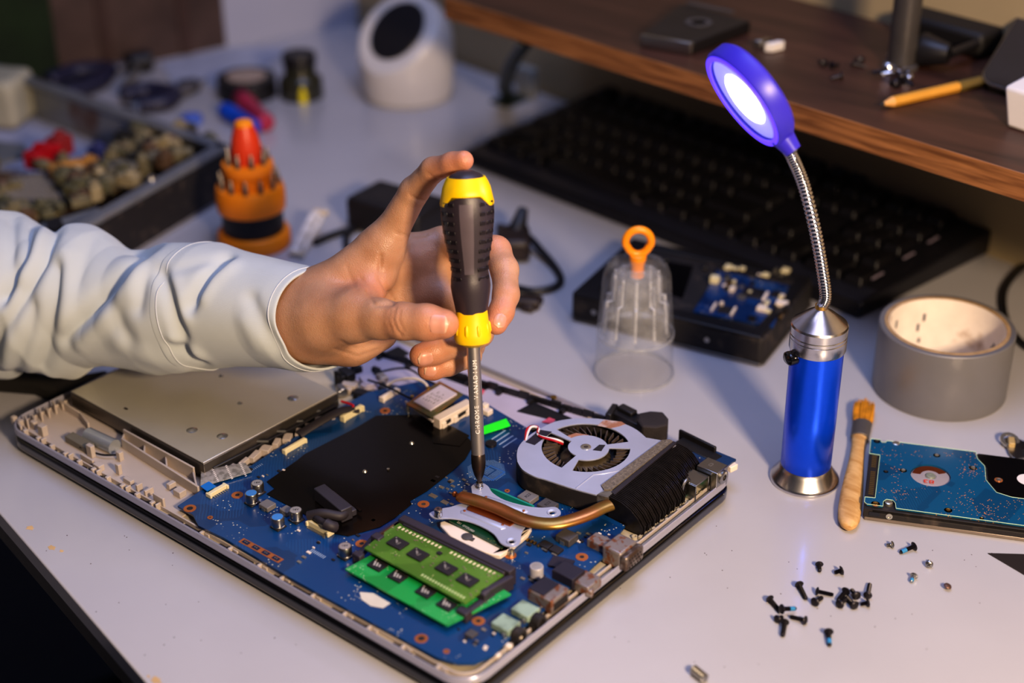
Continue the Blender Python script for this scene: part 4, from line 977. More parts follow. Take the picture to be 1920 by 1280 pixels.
def surface_nets(fn, lo, hi, h):
    n = np.ceil((hi-lo)/h).astype(int)+1
    gx, gy, gz = [lo[i]+np.arange(n[i])*h for i in range(3)]
    V = np.empty(n)
    for i in range(n[0]):
        yy, zz = np.meshgrid(gy, gz, indexing='ij'); P = np.stack([np.full(yy.size, gx[i]), yy.ravel(), zz.ravel()], 1)
        V[i] = fn(P).reshape(n[1], n[2])
    s_ = V < 0
    cnt = sum(s_[a:n[0]-1+a, b_:n[1]-1+b_, c:n[2]-1+c].astype(int) for a in (0, 1) for b_ in (0, 1) for c in (0, 1))
    act = (cnt > 0) & (cnt < 8); ii = np.argwhere(act); idm = -np.ones(act.shape, int); idm[act] = np.arange(len(ii))
    pos = np.zeros((len(ii), 3)); w = np.zeros(len(ii))
    cor = [(a, b_, c) for a in (0, 1) for b_ in (0, 1) for c in (0, 1)]
    for A in cor:
        for k in range(3):
            if A[k] == 0:
                B_ = list(A); B_[k] = 1
                va = V[ii[:, 0]+A[0], ii[:, 1]+A[1], ii[:, 2]+A[2]]; vb = V[ii[:, 0]+B_[0], ii[:, 1]+B_[1], ii[:, 2]+B_[2]]
                cr = (va < 0) != (vb < 0); t = np.where(cr, va/np.where(va-vb == 0, 1, va-vb), 0)
                p = np.array(A, float)[None, :].repeat(len(ii), 0); p[:, k] += t; pos[cr] += p[cr]; w[cr] += 1
    pos = (pos/w[:, None]+ii)*h+lo
    F = []
    for k in range(3):
        u_, v_ = (k+1) % 3, (k+2) % 3
        sl = [slice(0, n[j]) for j in range(3)]; a = [slice(None)]*3; a[k] = slice(0, n[k]-1); c = [slice(None)]*3; c[k] = slice(1, n[k])
        cr = np.argwhere(s_[tuple(a)] != s_[tuple(c)])
        cr = cr[(cr[:, u_] > 0) & (cr[:, v_] > 0) & (cr[:, u_] < n[u_]-1) & (cr[:, v_] < n[v_]-1)]
        q = []
        for du, dv in ((1, 1), (0, 1), (0, 0), (1, 0)):
            x = cr.copy(); x[:, u_] -= du; x[:, v_] -= dv; q.append(idm[x[:, 0], x[:, 1], x[:, 2]])
        q = np.stack(q, 1); flip = ~s_[cr[:, 0], cr[:, 1], cr[:, 2]]
        q[flip] = q[flip][:, ::-1]; F.append(q)
    return pos, np.concatenate(F)
pts_ = np.array([p for ch in (idx, mid, rng, pky, thb) for p, r in ch]+[J(480, 595, .912), wrist])
lo, hi = pts_.min(0)-.027, pts_.max(0)+.022
HV, HF = surface_nets(hand_sdf, lo, hi, .0011)
PE = thing('person', 'person in a pale blue-white shirt, only right hand and forearm in view, holding the screwdriver', 'person', tuple(wrist))
skin = bpy.data.materials.new('skin'); skin.use_nodes = True
N = skin.node_tree.nodes; L = skin.node_tree.links; B = N['Principled BSDF']
tc = N.new('ShaderNodeTexCoord'); nz = N.new('ShaderNodeTexNoise'); nz.inputs['Scale'].default_value = 55; nz.inputs['Detail'].default_value = 5; L.new(tc.outputs['Object'], nz.inputs['Vector'])
rp = N.new('ShaderNodeValToRGB'); rp.color_ramp.elements[0].position = .3; rp.color_ramp.elements[1].position = .72
rp.color_ramp.elements[0].color = lin('ab7f60')+(1,); rp.color_ramp.elements[1].color = lin('c49878')+(1,); L.new(nz.outputs['Fac'], rp.inputs[0])
at_ = N.new('ShaderNodeAttribute'); at_.attribute_name = 'blush'
mx = N.new('ShaderNodeMix'); mx.data_type = 'RGBA'; L.new(at_.outputs['Fac'], mx.inputs[0]); L.new(rp.outputs[0], mx.inputs[6]); mx.inputs[7].default_value = lin('c97f5e')+(1,)
L.new(mx.outputs[2], B.inputs['Base Color']); B.inputs['Roughness'].default_value = .45
B.inputs['Subsurface Weight'].default_value = .25; B.inputs['Subsurface Radius'].default_value = (.5, .2, .1); B.inputs['Subsurface Scale'].default_value = .006
vo = N.new('ShaderNodeTexVoronoi'); vo.inputs['Scale'].default_value = 1300; L.new(tc.outputs['Object'], vo.inputs['Vector'])
n3 = N.new('ShaderNodeTexNoise'); n3.inputs['Scale'].default_value = 260; n3.inputs['Detail'].default_value = 4; L.new(tc.outputs['Object'], n3.inputs['Vector'])
ad = N.new('ShaderNodeMath'); ad.operation = 'ADD'; L.new(vo.outputs['Distance'], ad.inputs[0]); L.new(n3.outputs['Fac'], ad.inputs[1])
bp = N.new('ShaderNodeBump'); bp.inputs['Strength'].default_value = .22; bp.inputs['Distance'].default_value = .0006
L.new(ad.outputs[0], bp.inputs['Height']); L.new(bp.outputs[0], B.inputs['Normal'])
# creases: small grooves cut across joints
def grad(P, e=.0006):
    g = np.stack([hand_sdf(P+np.array(v)*e)-hand_sdf(P-np.array(v)*e) for v in ((1, 0, 0), (0, 1, 0), (0, 0, 1))], 1)
    return g/np.linalg.norm(g, axis=1)[:, None]
G = grad(HV)
def px_of(P):
    d_ = P-np.array(CAM); w = d_@np.array(_f); return np.stack([960+FPX*(d_@np.array(_r))/w, 640-FPX*(d_@np.array(_u))/w], 1)
pxy = px_of(HV); facing = (G@(-np.array(_f))) > -.1
def groove(line, width, depth_):
    """skin crease given by where it runs on the visible side of the hand"""
    dm = np.full(len(HV), 1e9)
    for (a, c) in zip(line[:-1], line[1:]):
        a = np.array(a, float); c = np.array(c, float); ab = c-a; t = np.clip(((pxy-a)@ab)/(ab@ab), 0, 1); dm = np.minimum(dm, np.linalg.norm(pxy-(a+t[:, None]*ab), axis=1))
    return np.where(facing, -depth_*np.exp(-(dm/width)**2), 0)
disp = np.zeros(len(HV))
for ln, w_, d_ in (([(768, 366), (785, 375), (800, 378)], 3, .0008), ([(803, 327), (816, 336), (828, 338)], 3, .0007), ([(742, 437), (765, 443), (800, 440)], 3, .0006),
                 ([(741, 577), (736, 598), (743, 618), (752, 628)], 3.0, .0008), ([(750, 580), (747, 600), (756, 620)], 2.5, .0006), ([(732, 582), (727, 600), (735, 622)], 2.5, .0005),
                 ([(690, 545), (702, 572), (735, 570)], 4, .0009), ([(714, 480), (712, 520), (738, 565)], 4, .0011), ([(675, 520), (692, 545), (710, 560)], 3, .0005),
                 ([(640, 640), (670, 655), (700, 645)], 3, .0004), ([(628, 655), (670, 668), (710, 655)], 3, .0005), ([(650, 500), (665, 540), (690, 565)], 3, .0003)):
    disp += groove(ln, w_, d_)
NV = HV+G*disp[:, None]
me = bpy.data.meshes.new('hand'); org = np.array(wrist)
me.from_pydata([tuple(v-org) for v in NV], [], [tuple(int(i) for i in f) for f in HF])
at0 = me.attributes.new('blush', 'FLOAT', 'POINT')
bl = np.zeros(len(HV))
for c, r_ in ((idx[-1][0], .014), (idx[-2][0], .012), (mid[-1][0], .016), (rng[-1][0], .014), (pky[-1][0], .013), (thb[-1][0], .016), (mid[2][0], .012), (thb[3][0], .009), (J(690, 560, .86), .015)):
    bl = np.maximum(bl, .75*np.exp(-(np.linalg.norm(HV-c, axis=1)/r_)**2))
at0.data.foreach_set('value', bl.astype(np.float32))
me.materials.append(skin); me.polygons.foreach_set('use_smooth', [True]*len(me.polygons))
bm = bmesh.new(); bm.from_mesh(me); bmesh.ops.recalc_face_normals(bm, faces=bm.faces[:])
for _ in range(1): bmesh.ops.smooth_vert(bm, verts=bm.verts[:], factor=.35, use_axis_x=True, use_axis_y=True, use_axis_z=True)
bm.to_mesh(me); bm.free()
ho = bpy.data.objects.new('hand', me); C.objects.link(ho); ho.parent = PE; ORI[ho.name] = Vector(wrist)
# nails: curved plates projected on the skin
def nail(px, py, dep, w, l, ang, curve_r):
    """nail lying on the skin at the picture point; w across, l along, ang = direction of the finger in the picture"""
    c0 = np.array(atd(px, py, dep-.02)); d_ = np.array(ray(px, py)); d_ = d_/np.linalg.norm(d_); t = 0
    for _ in range(60):
        s_ = hand_sdf((c0+d_*t)[None])[0]; t += s_*.8
        if abs(s_) < 1e-5: break
    c = c0+d_*t; n = grad(c[None])[0]
    ua = np.array(_r)*math.cos(ang)+np.array(_u)*math.sin(ang); ua = ua-n*(ua@n); ua /= np.linalg.norm(ua); va = np.cross(n, ua)
    P = []; nu, nv = 12, 10
    for i in range(nu+1):
        for j in range(nv+1):
            u_ = (i/nu-.5)*2; v_ = (j/nv-.5)*2
            rr_ = (1-abs(u_)**3.2)**.5 if u_ < 0 else (1-abs(u_)**6)**.5
            P.append(c+ua*u_*l/2+va*v_*rr_*w/2)
    P = np.array(P)
    for _ in range(12): P = P-grad(P)*hand_sdf(P)[:, None]
    g = grad(P); uu = np.repeat(np.linspace(-1, 1, nu+1), nv+1); vv = np.tile(np.linspace(-1, 1, nv+1), nu+1)
    lift = .00032*(1-.5*np.abs(vv)**4)*np.clip((uu+1)*4, 0.05, 1)
    T_ = P+g*lift[:, None]+ua*np.where(uu > .9, .0003, 0)[:, None]
    vs = [Vector(v) for v in T_]+[Vector(v) for v in (P-g*.0003)]; K_ = nu*(nv+1)
    fs = [(i*(nv+1)+j, i*(nv+1)+j+1, (i+1)*(nv+1)+j+1, (i+1)*(nv+1)+j) for i in range(nu) for j in range(nv)]; o_ = len(P)
    bd = [i*(nv+1) for i in range(nu+1)]+[nu*(nv+1)+j for j in range(1, nv+1)]+[i*(nv+1)+nv for i in range(nu-1, -1, -1)]+[j for j in range(nv-1, 0, -1)]
    fs += [(a, c_, c_+o_, a+o_) for a, c_ in zip(bd, bd[1:]+bd[:1])]
    b = MB(); b.add(vs, fs); b.mi = [1 if (k < nu*nv and k//nv >= nu-2) else 0 for k in range(len(fs))]
    b.build('fingernail', [mat('nail', 'c88f78', .33, coat=.15, var=.03), mat('nail edge', 'cfa98c', .4, var=.02)], PE, smooth=70)
nail(822, 608, .849, .0118, .0105, -.02, .007)
nail(798, 674, .875, .0088, .0090, PI-.2, .006)
nail(808, 695, .882, .0074, .0075, PI-.35, .006)
nail(938, 601, .868, .0080, .0090, -1.9, .006)

# ---- sleeve
topo = [(-150, 372), (-80, 385), (0, 397), (24, 410), (60, 419), (97, 428), (134, 423), (188, 435), (228, 462), (262, 470), (302, 457), (350, 457), (403, 459), (470, 477), (538, 494), (606, 508)]
boto = [(-150, 735), (-80, 720), (0, 704), (24, 690), (60, 698), (111, 708), (161, 684), (202, 684), (250, 690), (302, 699), (346, 697), (393, 686), (450, 684), (524, 686), (570, 694), (606, 690)]
def dep_c(x): return float(np.interp(x, [-150, 0, 300, 600], [.985, .980, .955, .909]))
tx_, ty_ = zip(*topo); bx_, by_ = zip(*boto)
folds = [ # polyline in the picture, width, depth(m), +raise/-groove
 ([(300, 430), (262, 480), (215, 530), (165, 590), (120, 635)], 11, -.0075),
 ([(285, 480), (235, 545), (190, 605), (150, 640)], 12, .0035),
 ([(100, 430), (75, 490), (45, 545), (15, 600), (-10, 660)], 10, -.008),
 ([(60, 425), (45, 480), (20, 520), (0, 560)], 8, -.007), ([(80, 430), (62, 480), (40, 520)], 8, .004),
 ([(108, 500), (104, 550), (95, 600), (88, 650), (75, 690)], 12, -.006),
 ([(125, 480), (122, 560), (112, 640)], 13, .0035),
 ([(170, 450), (155, 490), (142, 530)], 9, -.002),
 ([(285, 480), (268, 530), (260, 580)], 9, -.003), ([(262, 500), (250, 560)], 9, .0015),
 ([(300, 510), (312, 545), (322, 590), (338, 630), (345, 650)], 9, -.0055),
 ([(325, 520), (338, 560), (350, 600)], 8, .002),
 ([(425, 480), (390, 512), (368, 545), (353, 578)], 7, -.006), ([(440, 495), (402, 525), (380, 560)], 8, .0025),
 ([(330, 505), (370, 492), (420, 482)], 7, -.002),
 ([(215, 570), (225, 610), (245, 640)], 12, -.003),
 ([(318, 648), (345, 658), (380, 682)], 4, -.004), ([(320, 636), (350, 648), (378, 668)], 6, .003),
 ([(60, 570), (55, 620), (40, 660), (30, 700)], 8, -.004), ([(20, 560), (10, 620), (10, 680)], 9, .004),
 ([(470, 560), (490, 610), (520, 655)], 11, -.0028), ([(455, 600), (480, 650)], 9, .001),
 ([(24, 405), (20, 470), (5, 560)], 9, -.006), ([(230, 470), (290, 462)], 9, -.003),
 ([(225, 640), (280, 668), (340, 680)], 12, .002),
]
def sleeve(xs, nseg, grow=0., cuff=False):
    rings = []
    for x in xs:
        xt = x; t_ = float(np.interp(x, tx_, ty_)); b_ = float(np.interp(x, bx_, by_)); dc = dep_c(x)
        cy_ = (t_+b_)/2; R = (b_-t_)/2*dc/FPX+grow
        c = atd(x, cy_, dc)
        # ring leans so that its near side trails to the left (arm comes towards the camera)
        lean = float(np.interp(x, [-150, 300, 606], [.45, .55, .85]))
        dirr = (_f*-1+_r*-lean*1.0).normalized() if False else (-_f-_r*lean).normalized()
        kz = 1.0 if not cuff else 1.0
        ring = []
        for k in range(nseg):
            a = 2*PI*k/nseg
            p = c+_u*R*math.cos(a)+(-_f-_r*lean)*R*.92*math.sin(a)
            ring.append((p, a, c))
        rings.append(ring)
    return rings
def displace(rings):
    V = []; 
    flat = [q for r in rings for q in r]
    Pn = np.array([tuple(q[0]) for q in flat]); Cn = np.array([tuple(q[2]) for q in flat]); ang = np.array([q[1] for q in flat])
    nr = Pn-Cn; nr /= np.linalg.norm(nr, axis=1)[:, None]; pq = px_of(Pn); front = np.clip(np.sin(ang)*2.5+.6, 0, 1)
    D = np.zeros(len(Pn))
    for ln, w_, d_ in folds:
        dm = np.full(len(Pn), 1e9)
        for a, c in zip(ln[:-1], ln[1:]):
            a = np.array(a, float); c = np.array(c, float); ab = c-a; t = np.clip(((pq-a)@ab)/(ab@ab), 0, 1); dm = np.minimum(dm, np.linalg.norm(pq-(a+t[:, None]*ab), axis=1))
        D += d_*1.05*np.exp(-(dm/(w_*1.15))**2)*front
    back = 1-front
    D += back*.003*np.sin(pq[:, 0]*.05+ang*2)*np.clip((500-pq[:, 0])/200, 0, 1)
    D = D.reshape(-1, NS)
    for _ in range(3):
        D = .5*D+.25*(np.roll(D, 1, 1)+np.roll(D, -1, 1)); Q = D.copy(); Q[1:-1] = .5*D[1:-1]+.25*(D[:-2]+D[2:]) if len(D) > 2 else D[1:-1]; D = Q
    D = D.ravel()
    return Pn+nr*D[:, None]
xs = list(np.arange(-420, 385, 4.)); NS = 120
rg = sleeve(xs, NS); PV = displace(rg)
xs2 = list(np.arange(372, 607, 4.)); rg2 = sleeve(xs2, NS, .0012); PV2 = displace(rg2)
shirt = bpy.data.materials.new('shirt cotton'); shirt.use_nodes = True
N = shirt.node_tree.nodes; L = shirt.node_tree.links; B = N['Principled BSDF']; tc = N.new('ShaderNodeTexCoord')
w1_ = N.new('ShaderNodeTexWave'); w1_.inputs['Scale'].default_value = 900; w1_.bands_direction = 'X'; L.new(tc.outputs['Object'], w1_.inputs['Vector'])
w2_ = N.new('ShaderNodeTexWave'); w2_.inputs['Scale'].default_value = 900; w2_.bands_direction = 'Z'; L.new(tc.outputs['Object'], w2_.inputs['Vector'])
ad = N.new('ShaderNodeMath'); ad.operation = 'ADD'; L.new(w1_.outputs['Fac'], ad.inputs[0]); L.new(w2_.outputs['Fac'], ad.inputs[1])
bp = N.new('ShaderNodeBump'); bp.inputs['Strength'].default_value = .2; bp.inputs['Distance'].default_value = .0003; L.new(ad.outputs[0], bp.inputs['Height']); L.new(bp.outputs[0], B.inputs['Normal'])
nz = N.new('ShaderNodeTexNoise'); nz.inputs['Scale'].default_value = 25; L.new(tc.outputs['Object'], nz.inputs['Vector'])
rp = N.new('ShaderNodeValToRGB'); rp.color_ramp.elements[0].color = lin('b4bbbb')+(1,); rp.color_ramp.elements[1].color = lin('c4caca')+(1,); L.new(nz.outputs['Fac'], rp.inputs[0])
L.new(rp.outputs[0], B.inputs['Base Color']); B.inputs['Roughness'].default_value = .85; B.inputs['Sheen Weight'].default_value = .15
def grid_obj(name, PVx, nr_, ns, parent, thick):
    b = MB(); b.v = [Vector(v) for v in PVx]
    b.f = [(i*ns+k, i*ns+(k+1) % ns, (i+1)*ns+(k+1) % ns, (i+1)*ns+k) for i in range(nr_-1) for k in range(ns)]; b.mi = [0]*len(b.f)
    o = b.build(name, shirt, parent, smooth=180)
    s_ = o.modifiers.new('cloth thickness', 'SOLIDIFY'); s_.thickness = thick; s_.offset = -1
    su = o.modifiers.new('smooth', 'SUBSURF'); su.levels = su.render_levels = 1
    return o
SL = grid_obj('shirt_sleeve', PV, len(xs), NS, PE, .0011)
CU = grid_obj('cuff', PV2, len(xs2), NS, PE, .0016)
# stitched seams on the cuff
def seam(x, off):
    r_ = sleeve([x], NS, .0012+off); v = displace(r_); b = MB(); b.tube([Vector(p) for p in v]+[Vector(v[0])], .00035, 6); b.build('seam', mat('stitching', 'c9cdd0', .8), PE)
seam(590, .0001); seam(386, .0001)
# ------------------------------------------------------------------ gooseneck lamp
lb = at(1508, 897); LB = Vector((lb.x, lb.y, 0))
LM = thing('gooseneck_lamp', 'blue metal flashlight lamp with flexible neck and glowing purple ring head standing on the desk', 'lamp', LB)
b = MB(); b.lathe([(.0202, 0), (.0205, .0006), (.0203, .002), (.0196, .003), (.0158, .0085), (.0146, .0105), (.014, .011)], LB, 64); b.build('base', K['brushed'], LM)
H1, H2 = .0905, .1055
b = MB(); b.lathe([(.0138, .010), (.0148, .0112), (.0150, .05), (.0152, H1)], LB, 64); b.build('body', mat('anodised blue', '0a52f5', .26, .6, var=.03, scale=300, aniso=.5), LM, smooth=50)
b = MB(); b.lathe([(.0158, H1-.001), (.0162, H1), (.0162, H1+.0065), (.0159, H1+.0068), (.0162, H1+.0072), (.0162, H1+.0088), (.0159, H1+.0092), (.0162, H1+.0096), (.0162, H2-.0008), (.0156, H2+.0004), (.0125, H2+.0028), (.0080, H2+.0065), (.0045, H2+.0088), (.0034, H2+.0098)], LB, 64); b.build('collar', K['brushed'], LM, smooth=25)
b = MB(); b.lathe([(.0036, 0), (.0036, .0022)], LB+Z*(H2+.0096), 20); b.build('neck_ferrule', K['gold'], LM)
sdv = (-RH*.93-FH*.36).normalized(); b = MB(); pb_ = LB+sdv*.0145+Z*.0865
b.lathe([(.0042, 0), (.0044, .003), (.0042, .0046), (.003, .0056), (0, .006)], pb_, 24, sdv, mod=lambda t, z: 1+.15*math.cos(2*t)); b.build('switch_button', K['blackgloss'], LM)
hb = atv(1462, 252, LB); ht = atv(1336, 100, LB)
hc = atv(1404, 180, LB); vw = (hc-CAM).normalized(); al = (-_r*132+_u*172).normalized(); al = (al-vw*al.dot(vw)).normalized(); HR = 108/FPX*(hc-CAM).dot(_f)
# normal: mostly lower-left in the picture, a little to the camera
side = vw.cross(al).normalized()
if side.dot(_r) > 0: side = -side
nrm = (side*.955-vw*.295).normalized()
hc2 = hc+nrm*(-.001)
nk = [LB+Z*(H2+.010)]+[atv(px, py, LB) for px, py in ((1548, 555), (1541, 500), (1528, 430), (1508, 350), (1488, 300), (1473, 272))]+[hc2-al*(HR+.005)]
# keep the neck start above the base axis
npth = smoothpath(nk, 40); rr = [.0032+.00035*(1 if (i % 4) < 2 else -1) for i in range(len(npth))]
b = MB(); b.tube(npth, rr, 14); b.build('flexible_neck', K['chrome'], LM, smooth=80)
lampblue = mat('purple blue plastic', '3a2fc0', .38, emis='2a1cc8', es=.1, var=.03)
b = MB(); T_ = .0115
b.ringlathe([(HR-.0045, T_/2), (HR-.001, T_/2), (HR, T_/2-.0015), (HR, -T_/2+.002), (HR-.002, -T_/2), (.0002, -T_/2), (.0002, -T_/2+.002), (HR-.0045, -T_/2+.002)], hc2, 64, nrm); HD = b.build('lamp_head', lampblue, LM)
b = MB(); b.ringlathe([(HR-.0046, T_/2-.0005), (HR-.0046, T_/2+.0004), (HR-.0015, T_/2+.0004), (HR-.0015, T_/2-.0002)], hc2, 64, nrm); b.build('glowing_rim', mat('lit purple rim', '6a4cff', .4, emis='5a38ff', es=1.6), HD)
b = MB(); b.lathe([(HR-.0048, T_/2-.002), (HR-.012, T_/2-.0024), (0, T_/2-.0025)], hc2, 48, nrm); b.build('diffuser', mat('lit diffuser', 'cdd0ff', .4, emis='a9a6ff', es=.75), HD)
b = MB(); b.lathe([(HR*.54, 0), (HR*.48, .0014), (HR*.26, .0024), (0, .0028)], hc2+nrm*(T_/2-.0024), 40, nrm); b.build('led_lens', mat('led lens', 'ffffff', .3, emis='f4f4ff', es=9.), HD)
b = MB(); b.cyl(hc2-al*(HR-.003), hc2-al*(HR+.007), .0066, 20, .0046); b.build('neck_socket', lampblue, LM)

# ------------------------------------------------------------------ duct tape
TB = Vector((.4051, .4339, 0)); TR, TH = .0429, .0471
TT = thing('duct_tape_roll', 'thick roll of silver duct tape lying flat near the right edge', 'tape', TB)
b = MB(); b.ringlathe([(TR-.0035, .0004), (TR-.0006, 0), (TR, .001), (TR, TH-.001), (TR-.0006, TH-.0003), (TR-.0035, TH-.0004)], TB, 96); b.build('tape_winding', mat('silver tape', '858384', .42, .35, var=.05, scale=30, bump=.03), TT)
b = MB(); b.ringlathe([(TR-.0062, .0002), (TR-.0036, .0002), (TR-.0036, TH-.0001), (TR-.0062, TH-.0001)], TB, 96); b.build('cardboard_core', mat('cardboard edge', 'a88a62', .8, var=.2, scale=200), TT)
b = MB(); b.ringlathe([(TR-.0065, .0003), (TR-.0063, .0003), (TR-.0063, TH-.0006), (TR-.0065, TH-.0006)], TB, 96); b.build('core_liner', mat('white core paper', 'f2e6d8', .6, col2='b9a08a', mixscale=30, mixlo=.62, mixhi=.7), TT)
b = MB(); random.seed(9); ri = TR-.00655
for a0 in (.25, 1.7, 2.35, 2.9, 3.6, 4.2, 5.2):
    for k in range(3):
        a = ar_+a0+k*.05; hh = TH*.5+random.uniform(-.008, .012)
        p = TB+Vector((math.cos(a)*ri, math.sin(a)*ri, hh)); b.box(p, (.0004, .0018, .0055-.002*(k % 2)), a)
b.build('core_print', mat('grey print', '5a5a62', .6), TT)

# ------------------------------------------------------------------ brush
b0, b1 = at(1592, 975, .003), at(1618, 770, .005); bd_ = (b1-b0); Lb = bd_.length; bd_.normalize(); bs = Vector((bd_.y, -bd_.x, 0)).normalized()
BRU = thing('paint_brush', 'small flat brush with bare wooden handle and orange bristles lying beside the hard drive', 'brush', (b0.x, b0.y, 0))
def pxw(w, py): return w*at(1600, py).__sub__(CAM).dot(_f)/FPX*1.0
def pl(p): return Vector((p.x, p.y, 0))
ys = [990, 985, 975, 955, 925, 890, 860, 838, 822, 812]; cxs = [1591, 1591, 1591.5, 1593, 1597, 1602, 1606, 1609, 1611, 1612]; ws = [7, 15, 20, 21.5, 20.5, 17, 13.5, 12.5, 14, 14.5]
b = MB(); V_ = []; nb = 16
for yy, cx_, w_ in zip(ys, cxs, ws):
    c = at(cx_, yy, .0035); 
    for k in range(nb):
        a = 2*PI*k/nb; V_.append(c+bs*pxw(w_, yy)*math.cos(a)*-1+Z*(.0030*math.sin(a)*min(1, w_/12)))
b.v = V_; b.f = [(i*nb+k, i*nb+(k+1) % nb, (i+1)*nb+(k+1) % nb, (i+1)*nb+k) for i in range(len(ys)-1) for k in range(nb)]+[tuple(range(nb)), tuple((len(ys)-1)*nb+k for k in range(nb))]; b.mi = [0]*len(b.f)
b.build('handle', m_wood('pale brush wood', 'b98c52', 'd9b27a', .5, 30, 200, 1.3), BRU, smooth=60)
b = MB(); f0, f1 = at(1612, 820, .0038), at(1617, 793, .0040); V_ = []
for c, w_ in ((f0, 17), (f1, 18.5)):
    for k in range(nb):
        a = 2*PI*k/nb; V_.append(c+bs*pxw(w_, 810)*math.cos(a)*-1+Z*.0036*math.sin(a))
b.v = V_; b.f = [(k, (k+1) % nb, nb+(k+1) % nb, nb+k) for k in range(nb)]+[tuple(range(nb)), tuple(nb+k for k in range(nb))]; b.mi = [0]*len(b.f); b.build('ferrule', mat('grey ferrule', '6b6765', .4, .5), BRU, bev=.0002)
random.seed(2); b = MB()
for i in range(230):
    u_ = random.uniform(-1, 1); v_ = random.uniform(-1, 1); st = f1+bs*pxw(16, 800)*u_+Z*.0028*v_
    ln = (.0235-.004*abs(u_)+random.uniform(-.0015, .002)); en_ = st+bd_*ln+bs*(pxw(3, 780)*u_+random.uniform(-.0006, .0006))+Z*(.0008*v_)
    en_.z = max(en_.z, .0006); b.tube([st, (st+en_)/2+bs*.0004*u_, en_], [.0005, .0005, .0002], 4)
b.build('bristles', mat('orange bristles', 'c98a22', .6, var=.25, scale=200), BRU)['kind'] = 'stuff'

# ------------------------------------------------------------------ 2.5 inch hard drive
hz = .0098
h00, h01, h10 = at(1633, 822, hz), at(1616, 948, hz), at(1919, 858, hz)
hx = (h10-h00); hx = Vector((hx.x, hx.y, 0)).normalized(); hy = Vector((hx.y, -hx.x, 0)); 
hw_ = (h01-h00).dot(hy); hl = hw_/70*100
def hp(u_, v_): return h00+hx*u_*hl+hy*v_*hw_        # u along, v towards the camera
HDD = thing('hard_drive', 'bare laptop hard drive with blue circuit board facing up beside the wooden brush', 'hard drive', (hp(.5, .5).x, hp(.5, .5).y, 0))
rz_ = math.atan2(hx.y, hx.x)
b = MB(); c = hp(.5, .5); b.box((c.x, c.y, .0044), (hl, hw_, .0036), rz_); b.build('body', K['soot_shade'], HDD, bev=.0005)
b = MB(); c = hp(.503, .5); b.box((c.x, c.y, .0013), (hl*.99, hw_*.985, .0026), rz_); b.build('bottom_cover', mat('warm grey cover', '8c8076', .4, .5), HDD, bev=.0006)
b = MB(); b.prism([(hp(u_, v_).x, hp(u_, v_).y) for u_, v_ in ((.045, .985), (.99, .985), (.99, 1.0), (.045, 1.0))], .0062, .0085); b.build('side_rail', K['soot_shade'], HDD, bev=.0003)
def H2(L_): return [(hp(u_, v_).x, hp(u_, v_).y) for u_, v_ in L_]
b = MB(); b.prism(H2([(.0, 0), (.66, 0), (.66, .3), (.72, .36), (.74, .55), (.84, .66), (1., .68), (1, 1), (0, 1)]), .0062, .0082); b.build('frame', K['soot_shade'], HDD)
ol = H2([(.0, .0), (.055, .0), (.06, .03), (.085, .03), (.09, .0), (.59, .0), (.60, .10), (.64, .2), (.645, .40), (.70, .56), (.78, .60), (.99, .60), (.99, .97), (.17, .97), (.165, .90), (.15, .865), (.115, .865), (.10, .90), (.10, .965), (.015, .965), (.0, .94), (.0, .87), (.055, .865), (.06, .235), (.0, .23)])
hol = circ(((hp(.345, .44)).x, (hp(.345, .44)).y), .0115, 40)
b = MB(); b.plate(ol, [hol], .0086, hz); b.build('circuit_board', m_board('teal circuit board', '0a5076', '084468', '146088', .47, 'b07848', 1.15), HDD)
b = MB()
for i in range(len(ol)):
    a, c = Vector(ol[i]+(hz,)), Vector(ol[(i+1) % len(ol)]+(hz,)); b.tube([a, c], .0002, 5)
b.build('board_edge', mat('pale green edge', 'b9d6b0', .5), HDD)
b = MB(); b.prism(H2([(.605, .0), (1, .0), (1, .59), (.79, .585), (.715, .545), (.66, .39), (.655, .19), (.615, .09)]), .0062, .0088); b.build('black_plate', K['blackgloss'], HDD)
cc = hp(.345, .44); b = MB(); b.lathe([(.0112, 0), (.0112, .0004), (.0045, .0012), (.0035, .0012), (.003, .0006), (0, .0006)], (cc.x, cc.y, .0082), 48); b.build('spindle_cap', mat('spindle disc', 'b9b0b4', .35, .4), HDD)
b = MB(); b.prism([(cc.x+r_*math.cos(a), cc.y+r_*math.sin(a)) for r_, a in [(.0105, ar_+.35+k*.2) for k in range(13)]+[(.0058, ar_+2.75-k*.2) for k in range(13)]], .0090, .00935); b.build('copper_foil', mat('brown foil', '7a3c20', .3, .6), HDD)
b = MB(); b.lathe([(.003, 0), (.0026, .0012), (.0012, .0015), (0, .0012)], (cc.x, cc.y, .0088), 24); b.build('spindle_hub', mat('greenish nut', 'a9b0a0', .35, .6), HDD)
b = MB(); add_text(b, '83', .0062, (cc.x+.0018-hx.x*0, cc.y-.006, .0096), -hx*1.1, hy*.8, Z); b.build('red_marking', mat('red marker', 'c8402e', .6), HDD)
b = MB(); c = hp(.027, .55); b.box((c.x, c.y, .0076), (.0052, hw_*.62, .0042), rz_); CN = b.build('sata_connector', K['chip'], HDD, bev=.0003)
b = MB()
for i in range(22):
    if i in (7, 8): continue
    c = hp(.03, .26+i*.0265); b.box((c.x, c.y, .0098), (.0028, .0009, .0002), rz_)
b.build('connector_pins', mat('worn gold pins', '8a7448', .4, .8), CN)
